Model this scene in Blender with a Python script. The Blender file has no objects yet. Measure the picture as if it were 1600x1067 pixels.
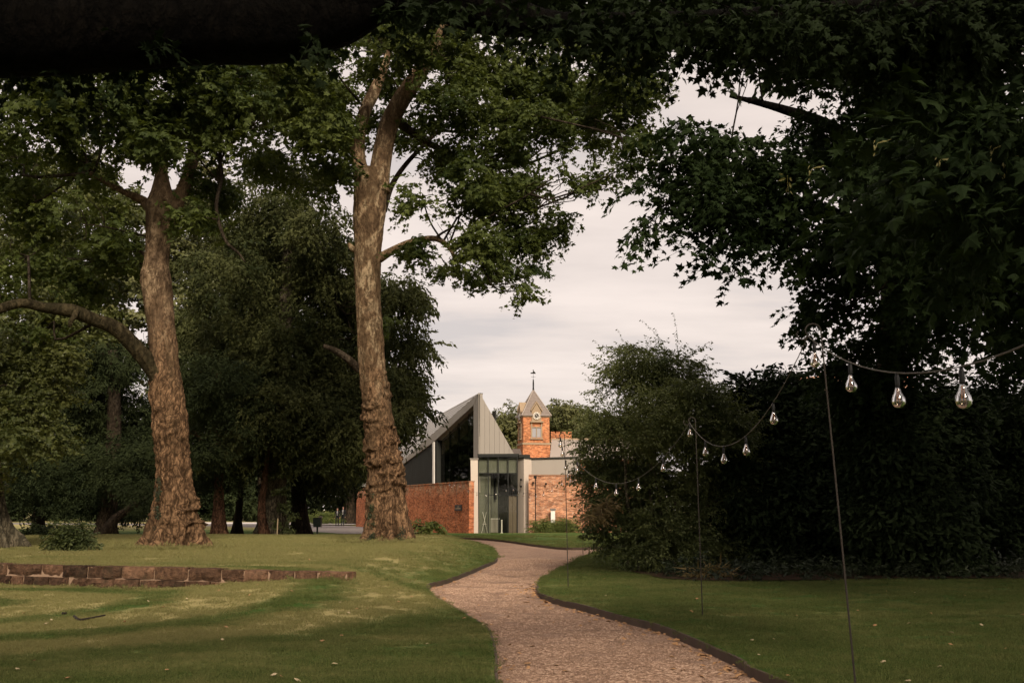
import bpy, bmesh, math, random
import numpy as np
from mathutils import Vector, Matrix
from mathutils.geometry import delaunay_2d_cdt
R = math.radians
random.seed(7); rng = np.random.default_rng(7)
scene = bpy.context.scene
COL = scene.collection

# ------------------------------------------------------------------ camera, sky, sun, exposure
F = 1556.0; CX, CY = 800.0, 533.5; PITCH = R(9.54); CAMZ = 1.65
cam_d = bpy.data.cameras.new('camera'); cam = bpy.data.objects.new('camera', cam_d); COL.objects.link(cam)
cam.location = (0, 0, CAMZ); cam.rotation_euler = (R(90) + PITCH, 0, 0)
cam_d.sensor_width = 36.0; cam_d.lens = 35.0; cam_d.clip_start = 0.05; cam_d.clip_end = 3000
cam_d.dof.use_dof = True; cam_d.dof.focus_distance = 42.0; cam_d.dof.aperture_fstop = 5.0
scene.camera = cam
SUN_EL, SUN_AZ = R(36), R(14)            # azimuth measured from behind the camera towards the right
sun_vec = Vector((math.sin(SUN_AZ) * math.cos(SUN_EL), -math.cos(SUN_AZ) * math.cos(SUN_EL), math.sin(SUN_EL)))
sl = bpy.data.lights.new('sun', 'SUN'); sl.energy = 3.7; sl.angle = R(20); sl.color = (1.0, 0.86, 0.68)
so = bpy.data.objects.new('sun', sl); COL.objects.link(so)
so.rotation_euler = sun_vec.to_track_quat('Z', 'Y').to_euler(); so.location = (10, -20, 40)
world = bpy.data.worlds.new('World'); scene.world = world; world.use_nodes = True
def build_world():
    nt = world.node_tree; N = nt.nodes; L = nt.links; N.clear()
    out = N.new('ShaderNodeOutputWorld')
    sky = N.new('ShaderNodeTexSky'); sky.sky_type = 'NISHITA'; sky.sun_disc = False
    sky.sun_elevation = SUN_EL; sky.sun_rotation = math.atan2(sun_vec.x, sun_vec.y)
    b1 = N.new('ShaderNodeBackground'); b1.inputs['Strength'].default_value = 0.10; L.new(sky.outputs[0], b1.inputs[0])
    tc = N.new('ShaderNodeTexCoord')
    sep = N.new('ShaderNodeSeparateXYZ'); L.new(tc.outputs['Generated'], sep.inputs[0])
    ab = N.new('ShaderNodeMath'); ab.operation = 'ABSOLUTE'; L.new(sep.outputs[2], ab.inputs[0])
    ad = N.new('ShaderNodeMath'); ad.operation = 'ADD'; ad.inputs[1].default_value = 0.22; L.new(ab.outputs[0], ad.inputs[0])
    dx = N.new('ShaderNodeMath'); dx.operation = 'DIVIDE'; L.new(sep.outputs[0], dx.inputs[0]); L.new(ad.outputs[0], dx.inputs[1])
    dy = N.new('ShaderNodeMath'); dy.operation = 'DIVIDE'; L.new(sep.outputs[1], dy.inputs[0]); L.new(ad.outputs[0], dy.inputs[1])
    cb = N.new('ShaderNodeCombineXYZ'); L.new(dx.outputs[0], cb.inputs[0]); L.new(dy.outputs[0], cb.inputs[1])
    mp = N.new('ShaderNodeMapping'); mp.inputs['Scale'].default_value = (0.8, 2.0, 1); L.new(cb.outputs[0], mp.inputs[0])
    n1 = N.new('ShaderNodeTexNoise'); n1.inputs['Scale'].default_value = 1.7; n1.inputs['Detail'].default_value = 6
    n1.inputs['Roughness'].default_value = 0.55; L.new(mp.outputs[0], n1.inputs[0])
    cr = N.new('ShaderNodeValToRGB'); L.new(n1.outputs['Fac'], cr.inputs[0])
    e = cr.color_ramp.elements
    e[0].position = 0.34; e[0].color = (0.495, 0.440, 0.415, 1)
    e[1].position = 0.66; e[1].color = (0.69, 0.592, 0.532, 1)
    k = e.new(0.48); k.color = (0.605, 0.520, 0.470, 1)
    b2 = N.new('ShaderNodeBackground'); b2.inputs['Strength'].default_value = 1.0; L.new(cr.outputs[0], b2.inputs[0])
    mx = N.new('ShaderNodeMixShader'); mx.inputs[0].default_value = 0.93
    L.new(b1.outputs[0], mx.inputs[1]); L.new(b2.outputs[0], mx.inputs[2]); L.new(mx.outputs[0], out.inputs[0])
build_world()
vs = scene.view_settings; vs.view_transform = 'Standard'; vs.look = 'None'; vs.exposure = 0.52; vs.gamma = 1.0
scene.cycles.use_adaptive_sampling = True; scene.cycles.adaptive_threshold = 0.03
scene.cycles.max_bounces = 4; scene.cycles.diffuse_bounces = 2; scene.cycles.glossy_bounces = 3
scene.cycles.transmission_bounces = 6; scene.cycles.transparent_max_bounces = 8
scene.cycles.use_denoising = True
scene.cycles.sample_clamp_indirect = 4.0

# ------------------------------------------------------------------ pixel -> place
def ray(px, py):
    x = (px - CX) / F; y = (CY - py) / F; c, s = math.cos(PITCH), math.sin(PITCH)
    return Vector((x, c - y * s, s + y * c))
def W(px, py, Y):
    d = ray(px, py); t = Y / d.y
    return Vector((d.x * t, Y, CAMZ + d.z * t))
def G(px, py, z=0.0):
    d = ray(px, py); t = (z - CAMZ) / d.z
    return Vector((d.x * t, d.y * t, z))
def onp(px, py, P, n):
    d = ray(px, py); o = Vector((0, 0, CAMZ)); t = (P - o).dot(n) / d.dot(n)
    return o + d * t
def mpp(Y): return Y * 0.99 / F

# ------------------------------------------------------------------ numpy noise
def _h(i, j, k, s):
    n = (i * 374761393 + j * 668265263 + k * 2147483647 + s * 1274126177) & 0xffffffff
    n = ((n ^ (n >> 13)) * 1274126177) & 0xffffffff
    return ((n ^ (n >> 16)) & 0xffff) / 65535.0
def vnoise(p, seed=0):
    p = np.asarray(p, float); f = np.floor(p).astype(np.int64); t = p - f; t = t * t * (3 - 2 * t); o = 0
    for a in (0, 1):
        for b in (0, 1):
            for c in (0, 1):
                w = (t[:, 0] if a else 1 - t[:, 0]) * (t[:, 1] if b else 1 - t[:, 1]) * (t[:, 2] if c else 1 - t[:, 2])
                o = o + w * _h(f[:, 0] + a, f[:, 1] + b, f[:, 2] + c, seed)
    return o
def fbm(p, octv=4, seed=0):
    p = np.asarray(p, float); o = 0; a = 0.5
    for i in range(octv):
        o = o + a * (vnoise(p, seed + i) - 0.5) * 2; p = p * 2.03; a *= 0.5
    return o
def sstep(a, b, x):
    t = np.clip((np.asarray(x, float) - a) / (b - a), 0, 1); return t * t * (3 - 2 * t)

# ------------------------------------------------------------------ materials
class NG:
    def __init__(s, name):
        s.m = bpy.data.materials.new(name); s.m.use_nodes = True
        s.nt = s.m.node_tree; s.N = s.nt.nodes; s.L = s.nt.links
        s.b = s.N['Principled BSDF']; s.out = s.N['Material Output']
        s.pos = s.N.new('ShaderNodeNewGeometry').outputs['Position']
    def lk(s, a, b): s.L.new(a, b)
    def noise(s, scale, detail=4, rough=0.55, vec=None, stretch=None, dist=0.0):
        v = vec or s.pos
        if stretch:
            mp = s.N.new('ShaderNodeMapping'); mp.inputs['Scale'].default_value = stretch; s.lk(v, mp.inputs[0]); v = mp.outputs[0]
        n = s.N.new('ShaderNodeTexNoise'); n.inputs['Scale'].default_value = scale; n.inputs['Detail'].default_value = detail
        n.inputs['Roughness'].default_value = rough; n.inputs['Distortion'].default_value = dist; s.lk(v, n.inputs[0]); return n.outputs['Fac']
    def voro(s, scale, vec=None, feature='F1', stretch=None, out='Distance'):
        v = vec or s.pos
        if stretch:
            mp = s.N.new('ShaderNodeMapping'); mp.inputs['Scale'].default_value = stretch; s.lk(v, mp.inputs[0]); v = mp.outputs[0]
        n = s.N.new('ShaderNodeTexVoronoi'); n.feature = feature; n.inputs['Scale'].default_value = scale; s.lk(v, n.inputs[0]); return n.outputs[out]
    def ramp(s, f, stops):
        r = s.N.new('ShaderNodeValToRGB'); e = r.color_ramp.elements
        for i, (p, c) in enumerate(stops):
            k = e[i] if i < 2 else e.new(p)
            k.position = p; k.color = (*c, 1) if len(c) == 3 else c
        s.lk(f, r.inputs[0]); return r.outputs[0]
    def mix(s, f, a, b, mode='MIX'):
        m = s.N.new('ShaderNodeMix'); m.data_type = 'RGBA'; m.blend_type = mode
        for v, i in ((f, 0), (a, 6), (b, 7)):
            if isinstance(v, (int, float)): m.inputs[i].default_value = v
            elif isinstance(v, tuple): m.inputs[i].default_value = (*v, 1)
            else: s.lk(v, m.inputs[i])
        return m.outputs[2]
    def math(s, op, a, b=0.0, c=None, clamp=False):
        m = s.N.new('ShaderNodeMath'); m.operation = op; m.use_clamp = clamp
        for i, v in enumerate((a, b) if c is None else (a, b, c)):
            if isinstance(v, (int, float)): m.inputs[i].default_value = v
            else: s.lk(v, m.inputs[i])
        return m.outputs[0]
    def maprange(s, v, a, b, c=0.0, d=1.0):
        m = s.N.new('ShaderNodeMapRange'); m.interpolation_type = 'SMOOTHSTEP'
        s.lk(v, m.inputs[0])
        for i, x in enumerate((a, b, c, d)): m.inputs[i + 1].default_value = x
        return m.outputs[0]
    def sep(s, v=None):
        n = s.N.new('ShaderNodeSeparateXYZ'); s.lk(v or s.pos, n.inputs[0]); return n.outputs
    def comb(s, x, y, z):
        n = s.N.new('ShaderNodeCombineXYZ')
        for i, v in enumerate((x, y, z)):
            if isinstance(v, (int, float)): n.inputs[i].default_value = v
            else: s.lk(v, n.inputs[i])
        return n.outputs[0]
    def bump(s, h, strength=0.3, dist=0.02):
        b = s.N.new('ShaderNodeBump'); b.inputs['Strength'].default_value = strength; b.inputs['Distance'].default_value = dist
        s.lk(h, b.inputs['Height']); s.lk(b.outputs[0], s.b.inputs['Normal'])
    def done(s, col=None, rough=0.8, spec=0.3, metal=0.0):
        if col is not None:
            if isinstance(col, tuple): s.b.inputs['Base Color'].default_value = (*col, 1)
            else: s.lk(col, s.b.inputs['Base Color'])
        if isinstance(rough, (int, float)): s.b.inputs['Roughness'].default_value = rough
        else: s.lk(rough, s.b.inputs['Roughness'])
        s.b.inputs['Specular IOR Level'].default_value = spec; s.b.inputs['Metallic'].default_value = metal
        return s.m
M = {}
def simple(name, col, rough=0.7, var=0.25, scale=6.0, bump=0.15, metal=0.0, spec=0.3, stretch=None):
    g = NG(name); n = g.noise(scale, 5, stretch=stretch)
    c = g.mix(n, tuple(v * (1 - var) for v in col), tuple(min(1, v * (1 + var)) for v in col))
    if bump: g.bump(g.noise(scale * 6, 3, stretch=stretch), bump, 0.01)
    M[name] = g.done(c, rough, spec, metal); return M[name]
def leafmat(name, dark, light, trans=0.25, rough=0.5, spec=0.25, nscale=0.35):
    g = NG(name); oi = g.N.new('ShaderNodeObjectInfo')
    n = g.noise(nscale, 3); n2 = g.noise(9.0, 1)
    f = g.math('MULTIPLY_ADD', n, 1.6, -0.55); f = g.math('ADD', f, g.math('MULTIPLY', oi.outputs['Random'], 0.35))
    f = g.math('ADD', f, g.math('MULTIPLY_ADD', n2, 0.5, -0.25), clamp=True)
    c = g.mix(f, dark, light)
    g.done(c, rough, spec)
    if trans < 0.08: M[name] = g.m; return g.m
    t = g.N.new('ShaderNodeBsdfTranslucent'); hc = g.mix(0.5, c, (light[0] * 1.3, light[1] * 1.35, light[2] * 0.5)); g.lk(hc, t.inputs[0])
    m = g.N.new('ShaderNodeMixShader'); m.inputs[0].default_value = trans
    g.lk(g.b.outputs[0], m.inputs[1]); g.lk(t.outputs[0], m.inputs[2]); g.lk(m.outputs[0], g.out.inputs[0])
    M[name] = g.m; return g.m
leafmat('leaf_plane', (0.016, 0.029, 0.007), (0.098, 0.118, 0.028), 0.30, 0.6, 0.15)
leafmat('leaf_lime', (0.022, 0.034, 0.009), (0.125, 0.132, 0.036), 0.30)
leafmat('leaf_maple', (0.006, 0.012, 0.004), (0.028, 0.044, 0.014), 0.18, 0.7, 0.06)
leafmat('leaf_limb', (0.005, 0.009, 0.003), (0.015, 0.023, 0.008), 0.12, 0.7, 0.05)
leafmat('leaf_yew', (0.008, 0.013, 0.005), (0.036, 0.046, 0.016), 0.05, 0.7, 0.08)
leafmat('leaf_cedar', (0.014, 0.021, 0.007), (0.090, 0.096, 0.033), 0.14, 0.65, 0.1, 0.5)
leafmat('leaf_bush', (0.026, 0.040, 0.013), (0.135, 0.150, 0.050), 0.28)
leafmat('leaf_laurel', (0.008, 0.014, 0.006), (0.032, 0.046, 0.018), 0.06, 0.7, 0.06)
leafmat('leaf_far', (0.045, 0.055, 0.020), (0.150, 0.145, 0.050), 0.15, nscale=0.12)
leafmat('leaf_hedge', (0.06, 0.085, 0.02), (0.17, 0.19, 0.05), 0.15, nscale=0.6)
leafmat('leaf_ivy', (0.008, 0.014, 0.006), (0.03, 0.04, 0.014), 0.1)
leafmat('leaf_straw', (0.10, 0.075, 0.03), (0.26, 0.19, 0.09), 0.2)
leafmat('leaf_key', (0.16, 0.15, 0.06), (0.30, 0.26, 0.11), 0.3)

def bark(name, low, high, patch, zlo=3.0, zhi=8.0, sc=1.0):
    g = NG(name); x, y, z = g.sep()
    up = g.maprange(z, zlo, zhi)
    fine = g.noise(7 * sc, 6, 0.65, stretch=(1, 1, 0.35)); mott = g.noise(3.2 * sc, 3, 0.5, stretch=(1, 1, 0.45), dist=0.8)
    plates = g.voro(9 * sc, stretch=(1, 1, 0.45))
    wv = g.N.new('ShaderNodeVectorMath'); wv.operation = 'MULTIPLY_ADD'; nz = g.N.new('ShaderNodeTexNoise'); nz.inputs['Scale'].default_value = 2.2; g.lk(g.pos, nz.inputs[0]); g.lk(nz.outputs['Color'], wv.inputs[0]); wv.inputs[1].default_value = (0.5, 0.5, 0.9); g.lk(g.pos, wv.inputs[2])
    crk = g.voro(6.5 * sc, vec=wv.outputs[0], feature='DISTANCE_TO_EDGE', stretch=(1, 1, 0.22)); grit = g.noise(11 * sc, 5, 0.75, stretch=(1, 1, 0.5))
    c1 = g.ramp(fine, [(0.34, tuple(v * 0.22 for v in low)), (0.68, tuple(v * 1.55 for v in low)), (0.48, tuple(v * 0.85 for v in low))])
    c1 = g.mix(g.maprange(crk, 0.01, 0.13, 0.80, 0.0), c1, tuple(v * 0.14 for v in low))
    flake = g.noise(5.5 * sc, 4, 0.6, stretch=(1, 1, 0.40), dist=1.2)
    c2 = g.ramp(mott, [(0.36, tuple(v * 0.45 for v in high)), (0.60, patch), (0.49, high)])
    c2 = g.mix(g.maprange(flake, 0.42, 0.50, 0.7, 0.0), c2, tuple(v * 0.42 for v in high))
    c = g.mix(up, c1, c2)
    c = g.mix(g.maprange(grit, 0.38, 0.54, 0.75, 0.0), c, tuple(v * 0.20 for v in low))
    c = g.mix(g.maprange(g.noise(0.9, 5, 0.7, stretch=(1, 1, 0.6)), 0.46, 0.62, 0.0, 0.6), c, (low[0] * 0.36, low[1] * 0.40, low[2] * 0.40))
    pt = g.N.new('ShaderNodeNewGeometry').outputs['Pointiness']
    c = g.mix(g.maprange(pt, 0.42, 0.50, 0.7, 0.0), c, tuple(v * 0.15 for v in low))  # crease shade painted in: concave bark goes darker
    g.bump(g.math('ADD', g.math('ADD', g.math('MULTIPLY', fine, 1.0), g.math('MULTIPLY', grit, 0.6)), g.math('MULTIPLY', crk, 0.5)), 1.0, 0.11)
    M[name] = g.done(c, 0.95, 0.05); return M[name]
bark('bark_plane', (0.215, 0.128, 0.072), (0.200, 0.130, 0.076), (0.38, 0.285, 0.178), 4.0, 8.5)
bark('bark_plane_rugged', (0.205, 0.122, 0.068), (0.185, 0.125, 0.078), (0.30, 0.215, 0.135), 4.5, 9.0)
bark('bark_dark', (0.050, 0.036, 0.024), (0.045, 0.034, 0.024), (0.07, 0.055, 0.04), 3, 9)
bark('bark_red', (0.16, 0.085, 0.052), (0.16, 0.085, 0.05), (0.22, 0.13, 0.085), 2, 6)
bark('bark_grey', (0.15, 0.125, 0.085), (0.14, 0.115, 0.08), (0.18, 0.16, 0.11), 2, 6)
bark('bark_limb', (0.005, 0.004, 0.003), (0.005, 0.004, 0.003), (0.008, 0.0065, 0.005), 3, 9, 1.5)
bark('bark_moss', (0.055, 0.044, 0.023), (0.050, 0.040, 0.022), (0.085, 0.066, 0.036), 3, 9)

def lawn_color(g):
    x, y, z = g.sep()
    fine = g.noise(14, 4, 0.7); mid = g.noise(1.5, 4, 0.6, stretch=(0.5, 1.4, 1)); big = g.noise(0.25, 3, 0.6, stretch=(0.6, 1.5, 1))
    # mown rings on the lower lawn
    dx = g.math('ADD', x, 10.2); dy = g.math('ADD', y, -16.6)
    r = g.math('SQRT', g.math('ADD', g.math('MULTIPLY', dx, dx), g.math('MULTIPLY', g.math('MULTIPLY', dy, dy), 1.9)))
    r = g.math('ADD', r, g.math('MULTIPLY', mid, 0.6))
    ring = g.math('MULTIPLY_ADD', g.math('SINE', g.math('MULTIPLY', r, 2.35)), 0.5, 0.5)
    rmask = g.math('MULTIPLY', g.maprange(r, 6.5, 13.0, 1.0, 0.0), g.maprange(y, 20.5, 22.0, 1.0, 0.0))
    dry = g.math('ADD', g.math('MULTIPLY', mid, 0.75), g.math('MULTIPLY', big, 0.7))  # tan share: dry turf and mown rings, plus sunlit ground painted in
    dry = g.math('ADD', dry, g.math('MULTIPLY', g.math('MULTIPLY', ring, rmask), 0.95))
    # tan on the terrace: its sun patches put into the turf colour
    ter_sun = g.math('MULTIPLY', g.maprange(y, 19.5, 23.0), g.math('MULTIPLY', g.maprange(y, 60, 45), g.maprange(x, -0.5, -3.5)))
    dry = g.math('ADD', dry, g.math('MULTIPLY', ter_sun, 0.46))
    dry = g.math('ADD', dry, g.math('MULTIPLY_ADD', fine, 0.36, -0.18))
    dry = g.math('ADD', dry, g.math('MULTIPLY', g.maprange(y, 68, 92), 0.45))  # far meadow strip: straw tone with the sunlight on it painted in
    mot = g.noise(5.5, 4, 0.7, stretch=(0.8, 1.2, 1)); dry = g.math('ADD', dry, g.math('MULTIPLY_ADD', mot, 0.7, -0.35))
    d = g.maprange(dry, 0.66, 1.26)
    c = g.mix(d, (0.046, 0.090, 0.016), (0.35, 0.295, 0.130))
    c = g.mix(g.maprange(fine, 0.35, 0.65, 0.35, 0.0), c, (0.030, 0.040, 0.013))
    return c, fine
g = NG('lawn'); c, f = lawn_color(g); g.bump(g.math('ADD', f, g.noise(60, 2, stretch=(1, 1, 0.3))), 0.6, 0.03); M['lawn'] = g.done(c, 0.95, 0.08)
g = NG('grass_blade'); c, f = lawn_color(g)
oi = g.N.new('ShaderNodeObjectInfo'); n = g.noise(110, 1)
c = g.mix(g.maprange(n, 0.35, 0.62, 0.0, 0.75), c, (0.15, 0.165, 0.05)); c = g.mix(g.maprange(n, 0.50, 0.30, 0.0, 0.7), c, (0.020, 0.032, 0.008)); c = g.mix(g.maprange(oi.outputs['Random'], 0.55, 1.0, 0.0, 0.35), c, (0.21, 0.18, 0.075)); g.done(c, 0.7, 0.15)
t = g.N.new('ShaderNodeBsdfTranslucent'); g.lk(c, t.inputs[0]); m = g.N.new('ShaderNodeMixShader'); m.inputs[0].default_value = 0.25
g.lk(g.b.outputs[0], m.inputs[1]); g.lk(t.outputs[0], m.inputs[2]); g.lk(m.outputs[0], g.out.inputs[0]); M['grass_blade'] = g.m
g = NG('field'); n = g.noise(0.12, 5, 0.6, stretch=(0.4, 1.6, 1)); M['field'] = g.done(g.ramp(n, [(0.35, (0.07, 0.085, 0.03)), (0.62, (0.30, 0.24, 0.12)), (0.5, (0.15, 0.14, 0.06))]), 0.95, 0.05)
g = NG('gravel'); v = g.voro(75, out='Color'); big = g.noise(0.8, 4); vd = g.voro(75)
c = g.ramp(g.sep(v)[0], [(0.0, (0.175, 0.103, 0.070)), (1.0, (0.48, 0.33, 0.24)), (0.55, (0.305, 0.193, 0.133))])
c = g.mix(g.maprange(big, 0.40, 0.64, 0.0, 0.55), c, (0.21, 0.138, 0.100)); c = g.mix(g.maprange(g.noise(2.6, 5, 0.7), 0.52, 0.70, 0.0, 0.5), c, (0.44, 0.315, 0.24)); g.bump(vd, 0.9, 0.012); M['gravel'] = g.done(c, 0.9, 0.15)
g = NG('pebble'); oi = g.N.new('ShaderNodeObjectInfo'); v = g.voro(38, out='Color'); s0 = g.sep(v)[0]
c = g.ramp(s0, [(0.0, (0.12, 0.070, 0.047)), (1.0, (0.53, 0.375, 0.275)), (0.6, (0.31, 0.197, 0.136))]); M['pebble'] = g.done(c, 0.85, 0.2)
g = NG('asphalt'); n = g.noise(3, 4); f = g.noise(80, 2); g.bump(f, 0.4, 0.01)
M['asphalt'] = g.done(g.mix(n, (0.13, 0.115, 0.11), (0.23, 0.20, 0.19)), 0.9, 0.2)
simple('sunlit_road', (0.52, 0.47, 0.45), 0.9, 0.12, 2)  # pale tone carries the sunlight lying on the road
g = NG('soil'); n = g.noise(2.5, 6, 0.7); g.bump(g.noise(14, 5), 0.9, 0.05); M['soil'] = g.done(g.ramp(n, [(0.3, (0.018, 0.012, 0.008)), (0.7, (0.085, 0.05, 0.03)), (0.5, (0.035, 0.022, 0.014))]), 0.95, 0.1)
simple('edging', (0.075, 0.052, 0.038), 0.85, 0.5, 3, 0.4)
def brickmat(name, c1, c2, mortar, stain=None):
    g = NG(name); tc = g.N.new('ShaderNodeTexCoord'); x, y, z = g.sep(tc.outputs['Object'])
    vec = g.comb(g.math('ADD', x, y), z, 0.0)
    b = g.N.new('ShaderNodeTexBrick'); g.lk(vec, b.inputs[0])
    b.inputs['Scale'].default_value = 1.0; b.inputs['Brick Width'].default_value = 0.235; b.inputs['Row Height'].default_value = 0.078
    b.inputs['Mortar Size'].default_value = 0.007; b.inputs['Bias'].default_value = 0.0
    b.inputs['Color1'].default_value = (*c1, 1); b.inputs['Color2'].default_value = (*c2, 1); b.inputs['Mortar'].default_value = (*mortar, 1)
    n = g.noise(1.1, 5, 0.65); n2 = g.noise(5, 3, 0.7, stretch=(1, 1, 2.2)); n3 = g.noise(3.4, 4, 0.8, stretch=(1, 1, 2.5))
    c = g.mix(g.maprange(n, 0.42, 0.68, 0.0, 0.55), b.outputs['Color'], tuple(v * 0.42 for v in c2))
    c = g.mix(g.maprange(n2, 0.56, 0.68, 0.0, 0.75), c, mortar)
    c = g.mix(g.maprange(n3, 0.30, 0.46, 0.7, 0.0), c, tuple(v * 0.32 for v in c1))
    if stain: c = g.mix(g.math('MULTIPLY', g.maprange(z, stain[0], stain[1]), g.maprange(g.noise(2.2, 4), 0.4, 0.62)), c, stain[2])
    cell = g.sep(g.voro(4.4, stretch=(1, 1, 2.4), out='Color'))[0]
    c = g.mix(1.0, c, g.ramp(cell, [(0.0, (0.55, 0.50, 0.48)), (1.0, (1.30, 1.22, 1.14)), (0.5, (0.96, 0.94, 0.92))]), 'MULTIPLY')
    g.bump(b.outputs['Fac'], -0.4, 0.01); M[name] = g.done(c, 0.9, 0.15)
brickmat('brick_garden', (0.56, 0.195, 0.082), (0.40, 0.115, 0.046), (0.38, 0.24, 0.16), (2.3, 3.3, (0.40, 0.25, 0.16)))
brickmat('brick_orange', (0.50, 0.235, 0.125), (0.34, 0.135, 0.07), (0.46, 0.37, 0.29))
brickmat('brick_tower', (0.56, 0.225, 0.10), (0.44, 0.16, 0.068), (0.40, 0.26, 0.17))
simple('zinc', (0.315, 0.280, 0.243), 0.45, 0.06, 1.5, 0.05, metal=0.25, spec=0.4, stretch=(1, 1, 0.2))
simple('zinc_dark', (0.030, 0.031, 0.027), 0.7, 0.12, 1.5, 0.05, metal=0.0, spec=0.12, stretch=(1, 1, 0.2))
simple('zinc_roof', (0.46, 0.43, 0.40), 0.4, 0.06, 1.0, 0.05, metal=0.3)
simple('stone_pale', (0.56, 0.48, 0.41), 0.8, 0.10, 2, 0.15)
simple('frame_dark', (0.012, 0.013, 0.012), 0.45, 0.1, 5, 0)
simple('panel_green', (0.150, 0.148, 0.115), 0.6, 0.12, 1.5, 0.05)
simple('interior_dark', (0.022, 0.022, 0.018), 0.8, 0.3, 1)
simple('interior_wood', (0.23, 0.13, 0.07), 0.6, 0.25, 2, stretch=(4, 1, 1))
simple('door_bronze', (0.165, 0.125, 0.095), 0.45, 0.15, 3, stretch=(6, 6, 0.3), metal=0.2)
simple('slate', (0.185, 0.150, 0.132), 0.7, 0.35, 5, 0.4)
simple('slate_ridge', (0.30, 0.255, 0.225), 0.7, 0.15, 5)
simple('tower_stone', (0.30, 0.22, 0.145), 0.85, 0.18, 4, 0.3)
simple('iron', (0.012, 0.011, 0.010), 0.5, 0.3, 20, 0.1, metal=0.4)
simple('clock_black', (0.012, 0.011, 0.010), 0.4, 0.1, 3, 0)
simple('clock_white', (0.72, 0.66, 0.58), 0.5, 0.05, 3, 0)
simple('white_paint', (0.72, 0.68, 0.63), 0.5, 0.08, 3, 0.05)
simple('window_grey', (0.30, 0.29, 0.30), 0.3, 0.1, 3, 0)
simple('rusty_rod', (0.040, 0.033, 0.027), 0.7, 0.4, 25, 0.2, metal=0.3)
simple('rubber', (0.008, 0.008, 0.008), 0.5, 0.1, 5, 0)
simple('cable', (0.10, 0.09, 0.075), 0.6, 0.2, 20, 0)
simple('suit', (0.009, 0.009, 0.011), 0.8, 0.2, 10)
simple('shirt', (0.78, 0.74, 0.72), 0.8, 0.05, 10, 0)
simple('skin', (0.42, 0.24, 0.17), 0.6, 0.08, 10, 0)
simple('hair', (0.06, 0.03, 0.015), 0.7, 0.3, 30, 0)
simple('bin_green', (0.010, 0.016, 0.012), 0.5, 0.2, 6)
simple('stake_wood', (0.30, 0.23, 0.14), 0.85, 0.2, 10)
simple('dead_leaf', (0.36, 0.20, 0.095), 0.8, 0.5, 8, 0)
simple('dead_leaf_pale', (0.42, 0.33, 0.20), 0.8, 0.3, 8, 0)
simple('twig_dark', (0.02, 0.014, 0.010), 0.9, 0.3, 20)
simple('roof_tile', (0.30, 0.17, 0.11), 0.85, 0.35, 6, 0.4)
g = NG('sandstone'); n = g.noise(1.7, 5, 0.65); n2 = g.noise(11, 5, 0.7); oi = g.N.new('ShaderNodeObjectInfo')
c = g.ramp(g.math('ADD', g.math('MULTIPLY', n2, 0.7), g.math('MULTIPLY', oi.outputs['Random'], 0.3)), [(0.28, (0.020, 0.012, 0.008)), (0.74, (0.215, 0.120, 0.072)), (0.5, (0.082, 0.046, 0.028))])
c = g.mix(g.maprange(n, 0.48, 0.68, 0.0, 0.75), c, (0.030, 0.026, 0.016)); g.bump(g.math('ADD', n2, g.noise(35, 4)), 0.9, 0.03); M['sandstone'] = g.done(c, 0.92, 0.12)
simple('mortar', (0.30, 0.20, 0.135), 0.95, 0.25, 6, 0.5)
def glassmat(name, tint, rough=0.02, base=0.25, k=1.0):
    g = NG(name); N = g.N
    tr = N.new('ShaderNodeBsdfTransparent'); tr.inputs[0].default_value = (*tint, 1)
    gl = N.new('ShaderNodeBsdfGlossy'); gl.inputs['Roughness'].default_value = rough; gl.inputs[0].default_value = (0.9, 0.9, 0.9, 1)
    fr = N.new('ShaderNodeFresnel'); fr.inputs[0].default_value = 1.5
    mx = N.new('ShaderNodeMixShader'); g.lk(g.math('MULTIPLY_ADD', fr.outputs[0], k, base, clamp=True), mx.inputs[0])
    g.lk(tr.outputs[0], mx.inputs[1]); g.lk(gl.outputs[0], mx.inputs[2]); g.lk(mx.outputs[0], g.out.inputs[0]); M[name] = g.m
glassmat('glass_window', (0.91, 0.925, 0.895), 0.02, 0.0, 0.28)
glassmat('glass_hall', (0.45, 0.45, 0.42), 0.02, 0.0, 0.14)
glassmat('glass_bulb', (0.86, 0.80, 0.70), 0.03, 0.10)
simple('filament', (0.50, 0.22, 0.08), 0.5, 0.1, 5, 0)

# ------------------------------------------------------------------ object helpers
def put(o, parent=None):
    COL.objects.link(o)
    if parent is not None:
        o.parent = parent; o.matrix_parent_inverse = Matrix.Translation(-parent.location) if parent.type == 'EMPTY' else Matrix()
    return o
def mesh(name, v, f, m, parent=None, smooth=False):
    me = bpy.data.meshes.new(name)
    if isinstance(v, np.ndarray): v = v.tolist()
    me.from_pydata([tuple(p) for p in v], [], [tuple(int(i) for i in q) for q in f]); me.update()
    for mm in (m if isinstance(m, list) else [m]): me.materials.append(M[mm])
    if smooth: me.polygons.foreach_set('use_smooth', [True] * len(me.polygons))
    o = bpy.data.objects.new(name, me)
    return put(o, parent)
def tag(o, label=None, cat=None, group=None, kind=None):
    if label: o['label'] = label
    if cat: o['category'] = cat
    if group: o['group'] = group
    if kind: o['kind'] = kind
    return o
def thing(name, label, cat, loc=(0, 0, 0), group=None):
    o = bpy.data.objects.new(name, None); COL.objects.link(o); o.location = loc; o.empty_display_size = 0.2
    return tag(o, label, cat, group)
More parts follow.
